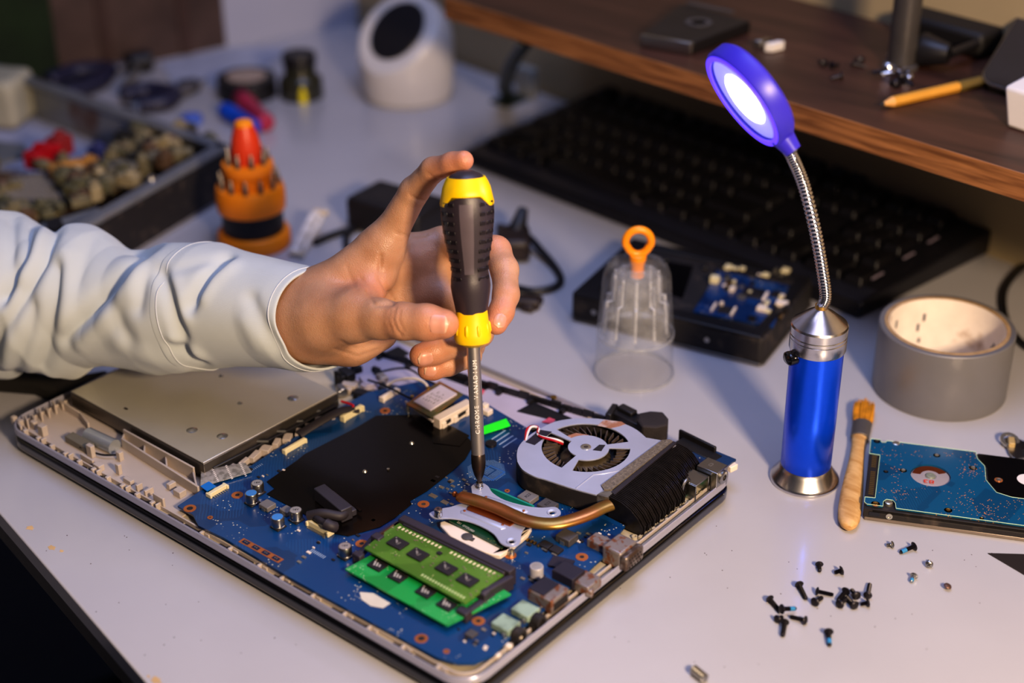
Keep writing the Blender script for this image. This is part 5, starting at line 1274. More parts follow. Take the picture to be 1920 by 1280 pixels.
for u_, v_, s_, m_ in ((.195, .42, 1, 'tin'), (.375, .13, 1, 'tin'), (.575, .25, 1.1, 'tin'), (.445, .90, 1.1, 'gold'), (.715, .36, 1.15, 'tin'), (.06, .945, 1.2, 'gold'), (.10, .47, .7, 'ring'), (.035, .0, 1, 'ring'), (.62, .95, .6, 'gold')):
    c = hp(u_, max(.03, v_)); b = MB(); b.ringlathe([(.0010*s_, 0), (.0021*s_, 0), (.0021*s_, .0002), (.0010*s_, .0002)], (c.x, c.y, hz-.0002 if u_ != .715 else .0088), 22); b.build('screw_pad', K['ring'], HDD)
    b = MB(); b.lathe([(.0013*s_, 0), (.0013*s_, .0005), (.0005*s_, .0003), (0, .0003)], (c.x, c.y, hz-.0001 if u_ != .715 else .0088), 16); b.build('board_screw', K[m_] if m_ != 'ring' else K['soot_shade'], HDD)
for u_, v_ in ((.13, .90), (.145, .02)):
    c = hp(u_, v_); b = MB(); b.lathe([(.0023, 0), (.0023, .0016), (.0016, .002), (0, .0018)], (c.x, c.y, .0082), 20); b.build('mount_boss', K['tin'], HDD)
c = hp(.14, 1.0); b = MB(); b.lathe([(.0019, 0), (.0019, .0005), (.0009, .0005), (.0009, .0001), (0, .0001)], (c.x, c.y, .0052), 18, axis=hy); b.build('side_screw', K['tin'], HDD)
b = MB(); c = hp(.06, .998); b.box((c.x, c.y, .0055), (.006, .001, .0025), rz_); b.build('side_notch', K['blackgloss'], HDD)
b = MB(); b.prism(H2([(.905, .70), (1., .70), (1., .82), (.92, .82), (.905, .79)]), hz, hz+.0001); b.lathe([(.0058, .0), (.0058, .0001)], (hp(.87, .30).x, hp(.87, .30).y, .0088), 28); b.build('white_sticker', K['white'], HDD)
random.seed(21); b = MB()
for i in range(150):
    u_, v_ = random.choice([(random.gauss(.55, .06), random.gauss(.72, .07)), (random.gauss(.66, .04), random.gauss(.85, .05)), (random.gauss(.2, .05), random.gauss(.72, .05)), (random.gauss(.56, .04), random.gauss(.3, .05)), (random.gauss(.16, .02), random.uniform(.25, .9))])
    if not (.07 < u_ < .95 and .62 < v_ < .95 or .1 < u_ < .6 and .05 < v_ < .9) or math.hypot((u_-.345)*1.43, v_-.44) < .2: continue
    c = hp(u_, v_); b.box((c.x, c.y, hz+.00005), (random.choice((.0004, .0008, .0004)), .0004, .0001), rz_)
b.build('test_points', mat('copper points', 'b87a52', .5), HDD)['kind'] = 'stuff'

# ------------------------------------------------------------------ loose screws
def screw(px, py, qx, qy, label, kind='black', rh=.0023, rs=.00105, group='loose laptop screws on the desk', tip=None, lift=0):
    h = at(px, py, .0016); t = at(qx, qy, .0010); L_ = (t-h).length
    mh = {'black': mat('black screw', '26232a', .38, .5), 'silver': K['steel'], 'rusty': mat('dull brown screw', '6a5148', .45, .6)}[kind]
    h = Vector((h.x, h.y, rh*.95+lift)); t = Vector((t.x, t.y, rs+lift*.6+.0001)); a_ = (t-h).normalized(); L_ = (t-h).length
    root = thing('screw', label, 'screw', (h.x, h.y, 0), group)
    b = MB(); b.lathe([(rh*.55, -.0009), (rh*.9, -.0005), (rh, 0), (rh*.8, .0004), (rs, .0006)], h, 20, a_); b.build('head', mh, root)
    n = max(4, int(L_/.00035)); pr_ = [(rs, .0005)]
    for i in range(n): z_ = .0008+(L_-.0012)*i/n; pr_ += [(rs*1.08, z_), (rs*.86, z_+(L_-.0012)/n*.5)]
    pr_ += [(rs*.7, L_), (0, L_+.0001)]
    b = MB(); b.lathe(pr_, h, 12, a_); b.build('shank', mh, root, smooth=60)
    if tip:
        b = MB(); b.lathe([(rs*1.12, L_*.55), (rs*1.12, L_*.88), (rs*.9, L_*.9)], h, 12, a_); b.build('thread_lock', mat('blue thread lock', '2f7fb0', .5), root)
    if L_ > .003:
        b = MB(); e_ = a_.orthogonal().normalized(); g_ = a_.cross(e_)
        M_ = Matrix((e_, g_, a_)).transposed(); b.box(h-a_*.0009, (rh*1.1, .0004, .0003), M=M_); b.box(h-a_*.0009, (.0004, rh*1.1, .0003), M=M_); b.build('cross_recess', K['soot_shade'], root)
    return root
zz = lambda x, y: (1280+x/3, 960+y/3)
SCW = [
 (1178, 185, 1146, 187, 'tiny silver countersunk screw left of the long black screw nearest the hard drive', 'silver', .0021, .001, None),
 (1300, 200, 1222, 228, 'long black screw lying just below the hard drive', 'black', .0027, .0011, 'b'),
 (768, 298, 771, 334, 'short black screw standing on its tip left of its short twin', 'black', .0023, .001, None),
 (892, 335, 853, 343, 'short black screw on its side right of its short twin', 'black', .0027, .0012, None),
 (1386, 297, 1386, 270, 'tiny silver screw resting on a dark wide head', 'silver', .0022, .0008, None),
 (1300, 362, 1284, 392, 'tiny silver screw with blue thread lock', 'silver', .0022, .001, 'b'),
 (1490, 420, 1486, 424, 'round brown screw head lying alone, rightmost of the loose screws', 'rusty', .0022, .001, None),
 (655, 413, 695, 490, 'long black screw pointing down right, crossed by the bright streak on the desk', 'black', .0025, .0011, None),
 (758, 450, 848, 466, 'long black screw lying level above a grey upturned screw head', 'black', .0024, .0011, None),
 (743, 512, 785, 480, 'black screw with its round head towards the viewer below the level screw', 'black', .0026, .0011, None),
 (490, 493, 548, 558, 'black screw at the upper left of the left-hand pile', 'black', .0024, .0011, None),
 (556, 568, 636, 552, 'black screw with blue tip on top of the left-hand pile', 'black', .0027, .0011, 'b'),
 (532, 606, 562, 590, 'black screw head at the left foot of the left-hand pile', 'black', .0023, .0011, None),
 (574, 624, 562, 698, 'black screw pointing down at the bottom of the left-hand pile', 'black', .0024, .0012, None),
 (688, 614, 604, 588, 'black screw lying at the right of the left-hand pile', 'black', .0025, .0011, None),
 (820, 680, 826, 752, 'black screw with blue and silver tip lying alone, nearest the viewer', 'black', .0026, .0011, 'b'),
 (1040, 472, 1053, 404, 'black screw standing up at the right of the right-hand pile', 'black', .0024, .0011, None),
 (917, 450, 872, 500, 'black screw at the top left of the right-hand pile', 'black', .0025, .0012, None),
 (882, 524, 930, 480, 'black screw with its head facing the viewer at the bottom left of the right-hand pile', 'black', .0025, .0011, None),
 (975, 490, 948, 446, 'black screw in the middle of the right-hand pile', 'black', .0025, .0011, None),
 (965, 530, 925, 482, 'black screw at the bottom of the right-hand pile', 'black', .0025, .0012, None),
 (1040, 515, 1000, 520, 'black screw with a coppery head at the right foot of the right-hand pile', 'black', .0026, .0011, None),
]
for i, (a, b_, c_, d_, lab, kd, rh, rs, tp) in enumerate(SCW):
    p, q = zz(a, b_), zz(c_, d_); screw(p[0], p[1], q[0], q[1], lab, kd, rh, rs, tip=tp, lift=.0018 if 'on top' in lab or 'middle' in lab else 0)
SP = at(1312, 1266, .002); b = MB(); a_ = (at(1326, 1278, .002)-at(1299, 1256, .002)).normalized(); pr_ = []
for k in range(6): pr_ += [(.0022, k*.0016-.005), (.0027, k*.0016-.0044), (.0019, k*.0016-.0038)]
b.lathe(pr_, (SP.x, SP.y, .0027), 18, a_); o = b.build('hex_standoff', K['steel'], None, (SP.x, SP.y, 0)); tag(o, 'grooved silver spacer lying at the bottom edge of the picture', 'spacer')
b = MB(); tp = [at(1852, 1038), at(1925, 1040), at(1990, 1100), at(1930, 1084)]; b.prism([(p.x, p.y) for p in tp], .0001, .0006); o = b.build('black_sheet', mat('dark film', '2a2423', .4), None, (tp[0].x, tp[0].y, 0)); tag(o, 'black triangular corner of a thin sheet lying below the hard drive', 'sheet')
# scrap metal at the right edge
c = at(1905, 832, .004); SM = thing('metal_bracket', 'small scrap metal bracket with cream plastic by the right edge, behind the hard drive', 'bracket', (c.x, c.y, 0))
b = MB(); b.prism([xy(1883, 818, .004), xy(1900, 813, .004), xy(1925, 826, .004), xy(1935, 850, .004), xy(1905, 858, .004), xy(1893, 846, .004)], .0015, .0028); b.build('plate', K['steel'], SM, bev=.0004)
b = MB(); b.boxz(c.x-.003, c.y, .0, .004, .008, .0058, .5); b.build('plastic_clip', mat('amber plastic', 'b39a68', .4), SM, bev=.0006)
b = MB(); b.boxz(c.x+.008, c.y+.003, .001, .008, .006, .006, .2); b.build('black_block', K['black'], SM, bev=.0005)
b = MB(); b.ringlathe([(.004, 0), (.006, 0), (.006, .001), (.004, .001)], at(1893, 826, .003), 20, axis=(.3, -.2, 1)); b.build('wire_loop', K['tin'], SM)

# ------------------------------------------------------------------ transparent bit case
BC = Vector((.2385, .3245, 0))
TC = thing('transparent_case', 'clear plastic screwdriver-bit case with orange hanging loop standing behind the laptop', 'case', BC)
def flute(n, amp, z0): return lambda t, z: 1+(amp*(abs(math.cos(n*t/2))**.5-.5) if z > z0 else 0)
clear = m_clear('clear plastic', 'f6f7f8', .28, .06); clear2 = m_clear('milky clear plastic', 'eef0f2', .3, .17)
b = MB(); b.lathe([(.0262, .0004), (.0262, .004), (.0255, .016), (.0253, .030), (.0245, .034), (.0222, .062), (.0212, .074), (.019, .0800), (.0135, .0835), (.0058, .0842), (.005, .0846)], BC, 72, mod=flute(10, .07, .033)); b.f = b.f[:-2]; b.mi = b.mi[:-2]; b.build('outer_shell', clear, TC, smooth=50)
b = MB(); b.lathe([(.0225, .030), (.0215, .034), (.0205, .052), (.0165, .0545), (.0155, .072), (.011, .0765), (.0055, .0775)], BC, 60, mod=flute(10, .10, .02)); b.f = b.f[:-2]; b.mi = b.mi[:-2]; b.build('inner_shell', clear2, TC, smooth=50)
b = MB(); b.ringlathe([(.0262, .0002), (.0268, .0002), (.0268, .0022), (.0262, .0022)], BC, 72); b.build('base_rim', clear2, TC)
b = MB(); b.ringlathe([(.0252, .0300), (.0258, .0300), (.0258, .0318), (.0252, .0318)], BC, 72); b.build('step_rim', clear2, TC)
b = MB()
for k in range(10):
    a = 2*PI*k/10+.3; d_ = Vector((math.cos(a), math.sin(a), 0)); b.tube([BC+d_*.0212+Z*.034, BC+d_*.0195+Z*.056, BC+d_*.0155+Z*.0565, BC+d_*.0145+Z*.074], .0009, 8)
b.build('inner_ribs', m_clear('rib plastic', 'fafafa', .35, .35), TC)
org_m = mat('orange plastic', 'f59410', .38, var=.02)
b = MB(); b.lathe([(.0045, .072), (.0042, .080), (.0056, .0846), (.0056, .0875), (.004, .0885)], BC, 24); b.build('plug', org_m, TC)
b = MB(); cz = BC+Z*.0965; lp = []
for k in range(33):
    a = -PI/2+2*PI*k/32; lp.append(cz+RH*(.0082*math.cos(a))*(1 if math.sin(a) > -.2 else .92)+Z*(.0086*math.sin(a)))
b.tube(lp, .0026, 12); b.build('hanging_loop', org_m, TC)

# ------------------------------------------------------------------ orange bit set
OB = Vector((-.110, .3015, 0))
OS = thing('bit_set', 'orange and black tiered screwdriver-bit stand with red cone top behind the arm', 'bit set', OB)
amber = mat('orange stand', 'f28a12', .45, var=.03)
b = MB(); b.lathe([(.028, 0), (.0285, .002), (.0285, .010), (.027, .0125), (.024, .0128)], OB, 48); b.build('base_ring', amber, OS, bev=.0005)
b = MB(); b.lathe([(.0235, .012), (.0235, .033)], OB, 48, mod=lambda t, z: 1+.01*math.cos(24*t)); b.build('black_core', K['black'], OS)
b = MB(); b.lathe([(.024, .030), (.0262, .031), (.0268, .036), (.0268, .046), (.0255, .050), (.018, .0505)], OB, 48); b.build('large_ring', amber, OS)
b = MB(); b.lathe([(.0165, .050), (.0165, .058), (.0185, .060), (.0198, .064), (.0195, .0685), (.014, .069)], OB, 48); b.build('middle_ring', amber, OS)
b = MB(); b.lathe([(.0118, .068), (.0118, .080), (.0105, .088), (.0085, .095), (.0070, .0985)], OB, 40); b.build('red_cone', mat('red orange cone', 'd8401c', .4), OS)
b = MB(); b.lathe([(.0072, .0975), (.0066, .101), (.004, .1025), (0, .103)], OB, 32); b.build('cone_cap', mat('orange plastic', ''), OS)
bit0 = None
for tier, (rt, z0, n, ln) in enumerate(((.0222, .0505, 12, .012), (.0152, .069, 9, .013))):
    for k in range(n):
        a = 2*PI*k/n+.2; p = OB+Vector((math.cos(a)*rt, math.sin(a)*rt, z0))
        if bit0 is None:
            b = MB(); b.lathe([(.0019, 0), (.0019, .006), (.0011, .0072), (.0011, .0095), (.0005, .0105)], p, 6, axis=(0, 0, 1)); bit0 = b.build('screwdriver_bit', mat('dark bit steel', '77706c', .35, .9), OS); bp0 = p; bm_ = bit0
        else:
            o = bm_.copy(); C.objects.link(o); o.parent = OS; o.location = p-bp0; o.name = 'screwdriver_bit'
# ------------------------------------------------------------------ keyboard
kc = Vector((.1, .592, 0)); krz = math.radians(-3.5); KR = Matrix.Rotation(krz, 3, 'Z'); KW, KD = .425, .178
kf = at(868, 284, .012); kfr = at(1612, 572, .012); kbr = at(1842, 382, .02); kbl = at(1045, 158, .02)
kx = (kfr-kf); kx.z = 0; KW = kx.length; kx.normalize(); ky = Vector((-kx.y, kx.x, 0)); KD = .182
def kp(u_, v_, z_=0): p = kf+kx*u_*KW+ky*v_*KD; return Vector((p.x, p.y, z_))
KB = thing('keyboard', 'black computer keyboard with sloping keys in front of the wall under the wooden shelf', 'keyboard', kp(.5, .5))
slope = math.atan2(.013, KD); kbm = mat('keyboard black', '191920', .38, var=.1)
b = MB(); V_ = [kp(0, 0, .001), kp(1, 0, .001), kp(1.03, 1, .001), kp(-.01, 1, .001), kp(0, .02, .012), kp(1, .02, .012), kp(1.03, 1, .0225), kp(-.01, 1, .0225)]
b.add(V_, [(3, 2, 1, 0), (4, 5, 6, 7), (0, 1, 5, 4), (1, 2, 6, 5), (2, 3, 7, 6), (3, 0, 4, 7)]); b.build('case', kbm, KB, bev=.002)
b = MB(); b.add([kp(.004, .01, .0126), kp(.996, .01, .0126), kp(.996, .13, .0142), kp(.004, .13, .0142)], [(0, 1, 2, 3)]); b.build('front_lip', mat('blue black lip', '262836', .35), KB)
keym = mat('key plastic', '131217', .4, var=.1); key0 = None
rows = [(.17, [6.2]*0+[1.3, 1.3, 1.3, 6.2, 1.3, 1.3, 1.3, 1.3, .3, 1, 1, 1, .3, 2, 1]), (.325, [2.2]+[1]*10+[2.8, .3, 0, 1, 0, .3, 1, 1, 1]), (.48, [1.8]+[1]*11+[2.2, .3, 0, 0, 0, .3, 1, 1, 1]), (.635, [1.5]+[1]*12+[1.5, .3, 1, 1, 1, .3, 1, 1, 1]), (.79, [1]*13+[2, .3, 1, 1, 1, .3, 1, 1, 1]), (.93, [1, -.6, 1, 1, 1, 1, -.4, 1, 1, 1, 1, -.4, 1, 1, 1, 1, .3, 1, 1, 1])]
nk_ = 0; U_ = 1/22.9
for v_, row in rows:
    x_ = .35
    for w_ in row:
        if w_ in (.3,) or w_ < 0 or w_ == 0:
            x_ += abs(w_) if w_ else 1; continue
        u_ = (x_+w_/2)*U_; x_ += w_
        if u_ > .98 or nk_ >= 100: continue
        zb = .0125+.0105*v_; c = kp(u_, v_, zb); b = MB(); hw2, hd2 = w_*U_*KW/2*.9, KD*.155*.44; t_ = .78
        vs = [c+kx*a*hw2+ky*d_*hd2 for a, d_ in ((-1, -1), (1, -1), (1, 1), (-1, 1))]+[c+kx*(a*(hw2-.0018))+ky*(d_*hd2*t_)+Z*.0065 for a, d_ in ((-1, -1), (1, -1), (1, 1), (-1, 1))]
        b.add(vs, [(3, 2, 1, 0), (4, 5, 6, 7), (0, 1, 5, 4), (1, 2, 6, 5), (2, 3, 7, 6), (3, 0, 4, 7)]); b.build('keycap', keym, KB, bev=.0007); nk_ += 1
b = MB()
for i in range(12):
    c = kp(.08+i*.073, .115, .0148); b.box(c, (.009, .0012, .0003), M=Matrix.Rotation(math.atan2(kx.y, kx.x), 3, 'Z'))
for v_ in (.2, .42, .6):
    c = kp(.975, v_, .0165+.01*v_); b.box(c, (.0015, .014, .0006), M=Matrix.Rotation(math.atan2(kx.y, kx.x), 3, 'Z'))
b.build('painted_glints', mat('painted lilac glint', '9a8fa0', .5), KB)  # pale bars paint in reflections along the front and right key edges

# ------------------------------------------------------------------ 3.5 inch drive with board
DZ2 = .0225
g0, g1, g2 = at(1073, 548, DZ2), at(1432, 634, DZ2), at(1502, 520, DZ2)
dx_ = (g1-g0); dx_.z = 0; DW = dx_.length; dx_.normalize(); dy_ = Vector((-dx_.y, dx_.x, 0)); DD = .101
def dp(u_, v_, z_=0.): p = g0+dx_*u_*DW+dy_*v_*DD; return Vector((p.x, p.y, z_))
rzd = math.atan2(dx_.y, dx_.x)
DD_ = thing('disk_drive', 'black desktop hard drive lying upside down with exposed blue board behind the clear case', 'hard drive', dp(.5, .5))
b = MB(); b.prism([(dp(u_, v_).x, dp(u_, v_).y) for u_, v_ in ((0, 0), (.985, 0), (1, .03), (1, .97), (.985, 1), (0, 1), (-.01, .95), (-.01, .05))], .0025, DZ2-.002); b.build('casting', K['soot_shade'], DD_, bev=.0012)
b = MB(); b.prism([(dp(u_, v_).x, dp(u_, v_).y) for u_, v_ in ((.01, -.005), (.99, -.005), (1.005, .04), (1.005, 1), (.0, 1))], .0002, .0025); b.build('silver_lid', mat('dark drive lid', '6a6764', .35, .7), DD_, bev=.0005)
b = MB(); b.plate([(dp(u_, v_).x, dp(u_, v_).y) for u_, v_ in ((.0, 0), (.985, 0), (.985, 1), (.0, 1))], [[(dp(u_, v_).x, dp(u_, v_).y) for u_, v_ in ((.1, .12), (.93, .12), (.93, .92), (.1, .92))]], DZ2-.002, DZ2); b.build('raised_frame', K['black'], DD_, bev=.0008)
b = MB(); b.prism([xy(px, py, .0225) for px, py in ((1300, 583), (1325, 545), (1345, 505), (1480, 535), (1450, 612), (1360, 595))], .0208, .0224); PB = b.build('circuit_board', m_board('dark blue board', '16386a', '0f2a55', '3f6b9a', .52, 'd0c8b0', 1.3), DD_)
random.seed(8)
for i in range(46):
    px, py = random.uniform(1335, 1478), random.uniform(500, 600)
    if (py-505) > (px-1300)*.9+20: continue
    c = at(px, py, .0235); b = MB(); b.boxz(c.x, c.y, .0224, random.uniform(.0015, .006), random.uniform(.0015, .006), random.uniform(.0006, .003), rzd); b.build('surface_component', random.choice([K['tin'], K['ivory'], K['chip'], K['cream'], K['steel'], K['gold']]), PB)
for px, py, w, d_, h, m_ in ((1412, 548, .014, .014, .0014, 'chip'), (1362, 580, .011, .009, .0012, 'chip'), (1340, 527, .006, .005, .005, 'cream'), (1466, 570, .008, .006, .003, 'ivory'), (1435, 555, .002, .012, .002, 'ivory'), (1338, 575, .0015, .012, .002, 'ivory'), (1375, 583, .0015, .012, .002, 'ivory')):
    c = at(px, py, .0235); b = MB(); b.boxz(c.x, c.y, .0224, w, d_, h, rzd+.1); b.build('board_chip', K[m_], PB, bev=.0003)
b = MB(); b.prism([xy(px, py, .0205) for px, py in ((1150, 520), (1185, 480), (1300, 500), (1280, 560))], .0205, .0212); b.build('gloss_plate', K['blackgloss'], DD_)
for px, py, z_ in ((1180, 476, .0215), (1322, 500, .0235), (1250, 486, .0215)):
    c = at(px, py, z_); b = MB(); b.lathe([(.0022, 0), (.002, .001), (0, .0014)], (c.x, c.y, z_-.0005), 14); b.build('drive_screw', K['steel'], DD_)
for u_ in (.12, .72):
    c = dp(u_, 0, .011); b = MB(); b.lathe([(.002, 0), (.002, .0004), (0, .0005)], c, 14, axis=-dy_); b.build('drive_screw', K['steel'], DD_)

# ------------------------------------------------------------------ white slanted device
MC = at(765, 178); MC = Vector((MC.x, MC.y, 0))
MI = thing('smart_speaker', 'rounded cream-white upright device with slanted black oval face near the wall', 'device', MC)
R1 = .0455; HT = .098; b = MB(); nr, ns = 26, 56; tn = (-RH*.42-FH*.55+Z*.72).normalized(); pc0 = MC+Z*.073+RH*-.004-FH*.004
V_ = []
for i in range(nr+1):
    t_ = i/nr; z_ = HT*t_
    r_ = R1*(.93+.07*math.sin(min(1, t_*3)*PI/2)) if t_ < .55 else R1*math.sqrt(max(0., 1-((t_-.55)/.47)**2))
    for k in range(ns):
        a = 2*PI*k/ns; p = MC+Vector((math.cos(a)*r_, math.sin(a)*r_, z_)); s_ = (p-pc0).dot(tn)
        if s_ > 0: p = p-tn*s_
        V_.append(p)
b.v = V_; b.f = [(i*ns+k, i*ns+(k+1) % ns, (i+1)*ns+(k+1) % ns, (i+1)*ns+k) for i in range(nr) for k in range(ns)]+[tuple(range(ns)), tuple(nr*ns+k for k in range(ns))]; b.mi = [0]*len(b.f)
b.build('shell', mat('cream shell', 'd8d2cc', .35, var=.02, coat=.2), MI, smooth=50)
e1 = tn.cross(Z).normalized(); e2 = e1.cross(tn); b = MB(); n = 40; rv_ = ray(745, 58); fcn = CAM+rv_*((pc0-CAM).dot(tn)/rv_.dot(tn))+tn*.0004
vs = [fcn+e1*.0285*math.cos(2*PI*k/n)+e2*.0315*math.sin(2*PI*k/n) for k in range(n)]; vs2 = [v+tn*.0016-(v-fcn)*.04 for v in vs]
b.add(vs+vs2, [tuple(range(n, 2*n))]+[(k, (k+1) % n, n+(k+1) % n, n+k) for k in range(n)]); b.build('black_face', mat('matte black face', '171418', .5), MI)
b = MB(); b.lathe([(R1*.9, .0), (R1*.96, .003)], MC, 40); b.build('foot_ring', K['grey'], MI)

# ------------------------------------------------------------------ power adapter, cables, clips
AC = at(738, 398, .0); ADP = thing('power_adapter', 'black rectangular power adapter half hidden behind the hand', 'adapter', (AC.x, AC.y, 0))
b = MB(); c = at(745, 370, .028); b.boxz(c.x, c.y, .0005, .072, .045, .028, .1); b.build('housing', mat('soft black housing', '1c1a1c', .5), ADP, bev=.005, seg=4)
b = MB(); b.boxz(c.x, c.y, .0284, .04, .025, .0003, .1); b.build('rating_label', K['chip'], ADP)
def cable(pts, r, label, m_=K['black'], name='cable', cat='cable'):
    P_ = [at(px, py, r+(z_ if len(rest) else 0)) if True else None for (px, py, *rest) in pts for z_ in [rest[0] if rest else 0]]
    b = MB(); b.tube(smoothpath(P_, 8), r, 10); o = b.build(name, m_, None, (P_[0].x, P_[0].y, 0)); tag(o, label, cat); return o
cable([(590, 455), (625, 440), (665, 428), (710, 415), (760, 418), (800, 425), (830, 430)], .0028, 'black cable running behind the hand towards the screwdriver')
cable([(668, 490), (652, 470), (652, 440), (680, 425), (720, 430), (745, 455)], .0026, 'black cable looping down beside the wrist behind the hand')
cable([(935, 425, .001), (985, 440, .008), (1015, 470, .004), (1040, 500), (1052, 525), (1035, 540), (1000, 545), (970, 540), (940, 535)], .0028, 'black cable curling back right of the fingers')
cable([(2150, 470), (2050, 455), (1960, 472), (1925, 495), (1898, 520), (1882, 550), (1884, 590), (1900, 625), (1935, 655), (2010, 665), (2120, 620)], .0026, 'black cable bending round behind the duct tape roll')
cc_ = at(965, 455, .0); PLG = thing('plug_connector', 'dark power plug and cord knot on the desk right of the fingers', 'plug', (cc_.x, cc_.y, 0))
b = MB(); c = at(962, 455, .01); b.boxz(c.x, c.y, .001, .026, .034, .018, .7); b.build('plug_body', mat('brown black plastic', '2a201c', .5), PLG, bev=.004)
b = MB(); c = at(973, 420, .02); b.tube([c+Vector((0, -.004, -.006)), c, c+Vector((-.004, .010, .008))], [.0075, .0065, .004], 12); b.build('strain_relief', K['black'], PLG)
b = MB(); c = at(975, 560, .006); b.boxz(c.x, c.y, .0, .03, .012, .008, .5); b.boxz(c.x+.008, c.y+.004, .0, .01, .02, .006, .2); b.build('prong_block', mat('brown black plastic', ''), PLG, bev=.002)
cl = at(568, 470); CLP = thing('clear_clip', 'pale translucent plastic strip clip leaning beside the orange bit stand', 'clip', (cl.x, cl.y, 0))
a_, c_ = at(548, 478, .002), atv(592, 398, at(590, 440))
b = MB(); mid_ = (a_+c_)/2; M_ = (c_-a_).to_track_quat('Z', 'Y').to_matrix(); b.box(mid_, (.007, .003, (c_-a_).length), M=M_); b.box(mid_+RH*.007, (.003, .003, (c_-a_).length*.8), M=M_); b.build('strip', m_clear('cloudy clear', 'e8dcc8', .3, .6), CLP, bev=.0005)
b = MB(); b.box(c_+RH*.004, (.012, .004, .004), M=M_); b.box(a_+RH*.004+Z*.001, (.012, .004, .004), M=M_); b.build('clip_end', mat('cloudy ivory', 'cbbda8', .4), CLP, bev=.0008)

# ------------------------------------------------------------------ far desk: tapes, bottle, tools
c = at(465, 178); o_ = thing('electrical_tape_roll', 'black roll of electrical tape with pale core lying flat at the back', 'tape', (c.x, c.y, 0))
b = MB(); b.ringlathe([(.014, 0), (.0285, 0), (.0285, .019), (.014, .019)], (c.x, c.y, 0), 40); b.build('winding', K['black'], o_, bev=.0008)
b = MB(); b.ringlathe([(.0125, .0002), (.0139, .0002), (.0139, .0192), (.0125, .0192)], (c.x, c.y, 0), 32); b.lathe([(.019, .0192), (.019, .0198)], (c.x, c.y, 0), 32); b.build('core', mat('tan core', 'a89484', .6), o_)
c = at(566, 180); o_ = thing('dark_jar', 'short dark olive jar with wider base at the back of the desk', 'jar', (c.x, c.y, 0))
b = MB(); b.lathe([(.021, 0), (.0215, .002), (.0205, .018), (.0165, .021), (.0150, .024), (.0155, .041), (.0148, .0425)], (c.x, c.y, 0), 40); b.build('jar_body', mat('olive glass', '2c2c20', .3, coat=.4, col2='5a5430', mixscale=50, mixlo=.6, mixhi=.7), o_)
b = MB(); b.lathe([(.0158, .033), (.0162, .034), (.0162, .042), (.0156, .0432)], (c.x, c.y, 0), 40); b.build('lid', K['black'], o_)
q = at(580, 190); b = MB(); b.lathe([(.0045, 0), (.0042, .008), (.0025, .016), (0, .017)], (q.x-.002, q.y-.006, 0), 20); o_ = b.build('yellow_cap', mat('yellow cap', 'd8c81e', .4), None, (q.x, q.y, 0)); tag(o_, 'small yellow pointed cap in front of the dark jar', 'cap')
def marker(p, q, r, m1, m2, name, label, cat):
    p_, q_ = at(p[0], p[1], r), at(q[0], q[1], r); o_ = thing(name, label, cat, (p_.x, p_.y, 0)); m0 = p_.lerp(q_, .6)
    b = MB(); b.tube([p_, p_.lerp(q_, .03), m0], [r*.7, r, r], 16); b.build('barrel', m1, o_)
    b = MB(); b.tube([m0, m0.lerp(q_, .05), q_.lerp(m0, .1), q_], [r*1.0, r*1.08, r*1.02, r*.7], 16); b.build('cap', m2, o_)
marker((500, 232), (450, 182), .0085, mat('raspberry plastic', 'a82a4a', .45), mat('raspberry plastic', ''), 'marker_pen', 'raspberry red marker lying just behind the cone top of the bit stand', 'marker')
marker((478, 240), (420, 205), .0075, mat('strong blue plastic', '0a4cc0', .4), mat('strong blue plastic', ''), 'marker_pen', 'bright blue marker lying left of the red marker', 'marker')
c = at(360, 222, .004); b = MB(); b.lathe([(.009, 0), (.010, .003), (.009, .007), (0, .009)], (c.x, c.y, 0), 24); o_ = b.build('plastic_disc', mat('mid blue plastic', '4a68c0', .4), None, (c.x, c.y, 0)); tag(o_, 'small round blue disc by the far corner of the parts tray', 'cap')

# pliers with dark blue handles
def pliers(j, h1p, h2p, nose, label, z=.008):
    J_, A1, A2, N_ = at(*j, z), at(*h1p, z), at(*h2p, z), at(*nose, z)
    o_ = thing('pliers', label, 'pliers', (J_.x, J_.y, 0))
    for A in (A1, A2):
        s_ = J_.lerp(A, .5)+(A-J_).cross(Z).normalized()*.012*(1 if A is A1 else -1)
        b = MB(); b.tube(smoothpath([J_, s_, A], 8), [.005]+[.0098]*15+[.008], 12, flat=.8); b.build('handle', mat('navy handle', '24243c', .45), o_)
    b = MB(); b.tube([J_.lerp(N_, -.15), J_.lerp(N_, .1), J_.lerp(N_, .5), N_], [.006, .009, .007, .002], 12, flat=.6); b.build('jaws', mat('grey jaws', '77757a', .4, .6), o_)
    b = MB(); b.lathe([(.004, 0), (.004, .002), (0, .003)], J_+Z*.004, 16); b.build('pivot', K['steel'], o_)
pliers((205, 128), (90, 150), (120, 175), (255, 118), 'pliers with navy blue handles nearest the brown panel')
pliers((325, 175), (228, 178), (262, 196), (385, 150), 'pliers with navy blue handles between the tray rim and the black tape')
for i, (p, q, r_, lab) in enumerate((((240, 120), (285, 112), .011, 'black rubber block standing below the brown panel'), ((335, 165), (372, 158), .007, 'black cylindrical cap at the tip of the second pliers'), ((88, 158), (60, 182), .009, 'black tool grip beside the white box at the far left'))):
    A, B2 = at(*p, r_), at(*q, r_); b = MB(); b.tube([A, A.lerp(B2, .1), A.lerp(B2, .9), B2], [r_*.7, r_, r_, r_*.7], 14); o_ = b.build(('rubber_block', 'black_tube', 'rubber_sleeve')[i], K['black'], None, (A.x, A.y, 0)); tag(o_, lab, 'tool part')
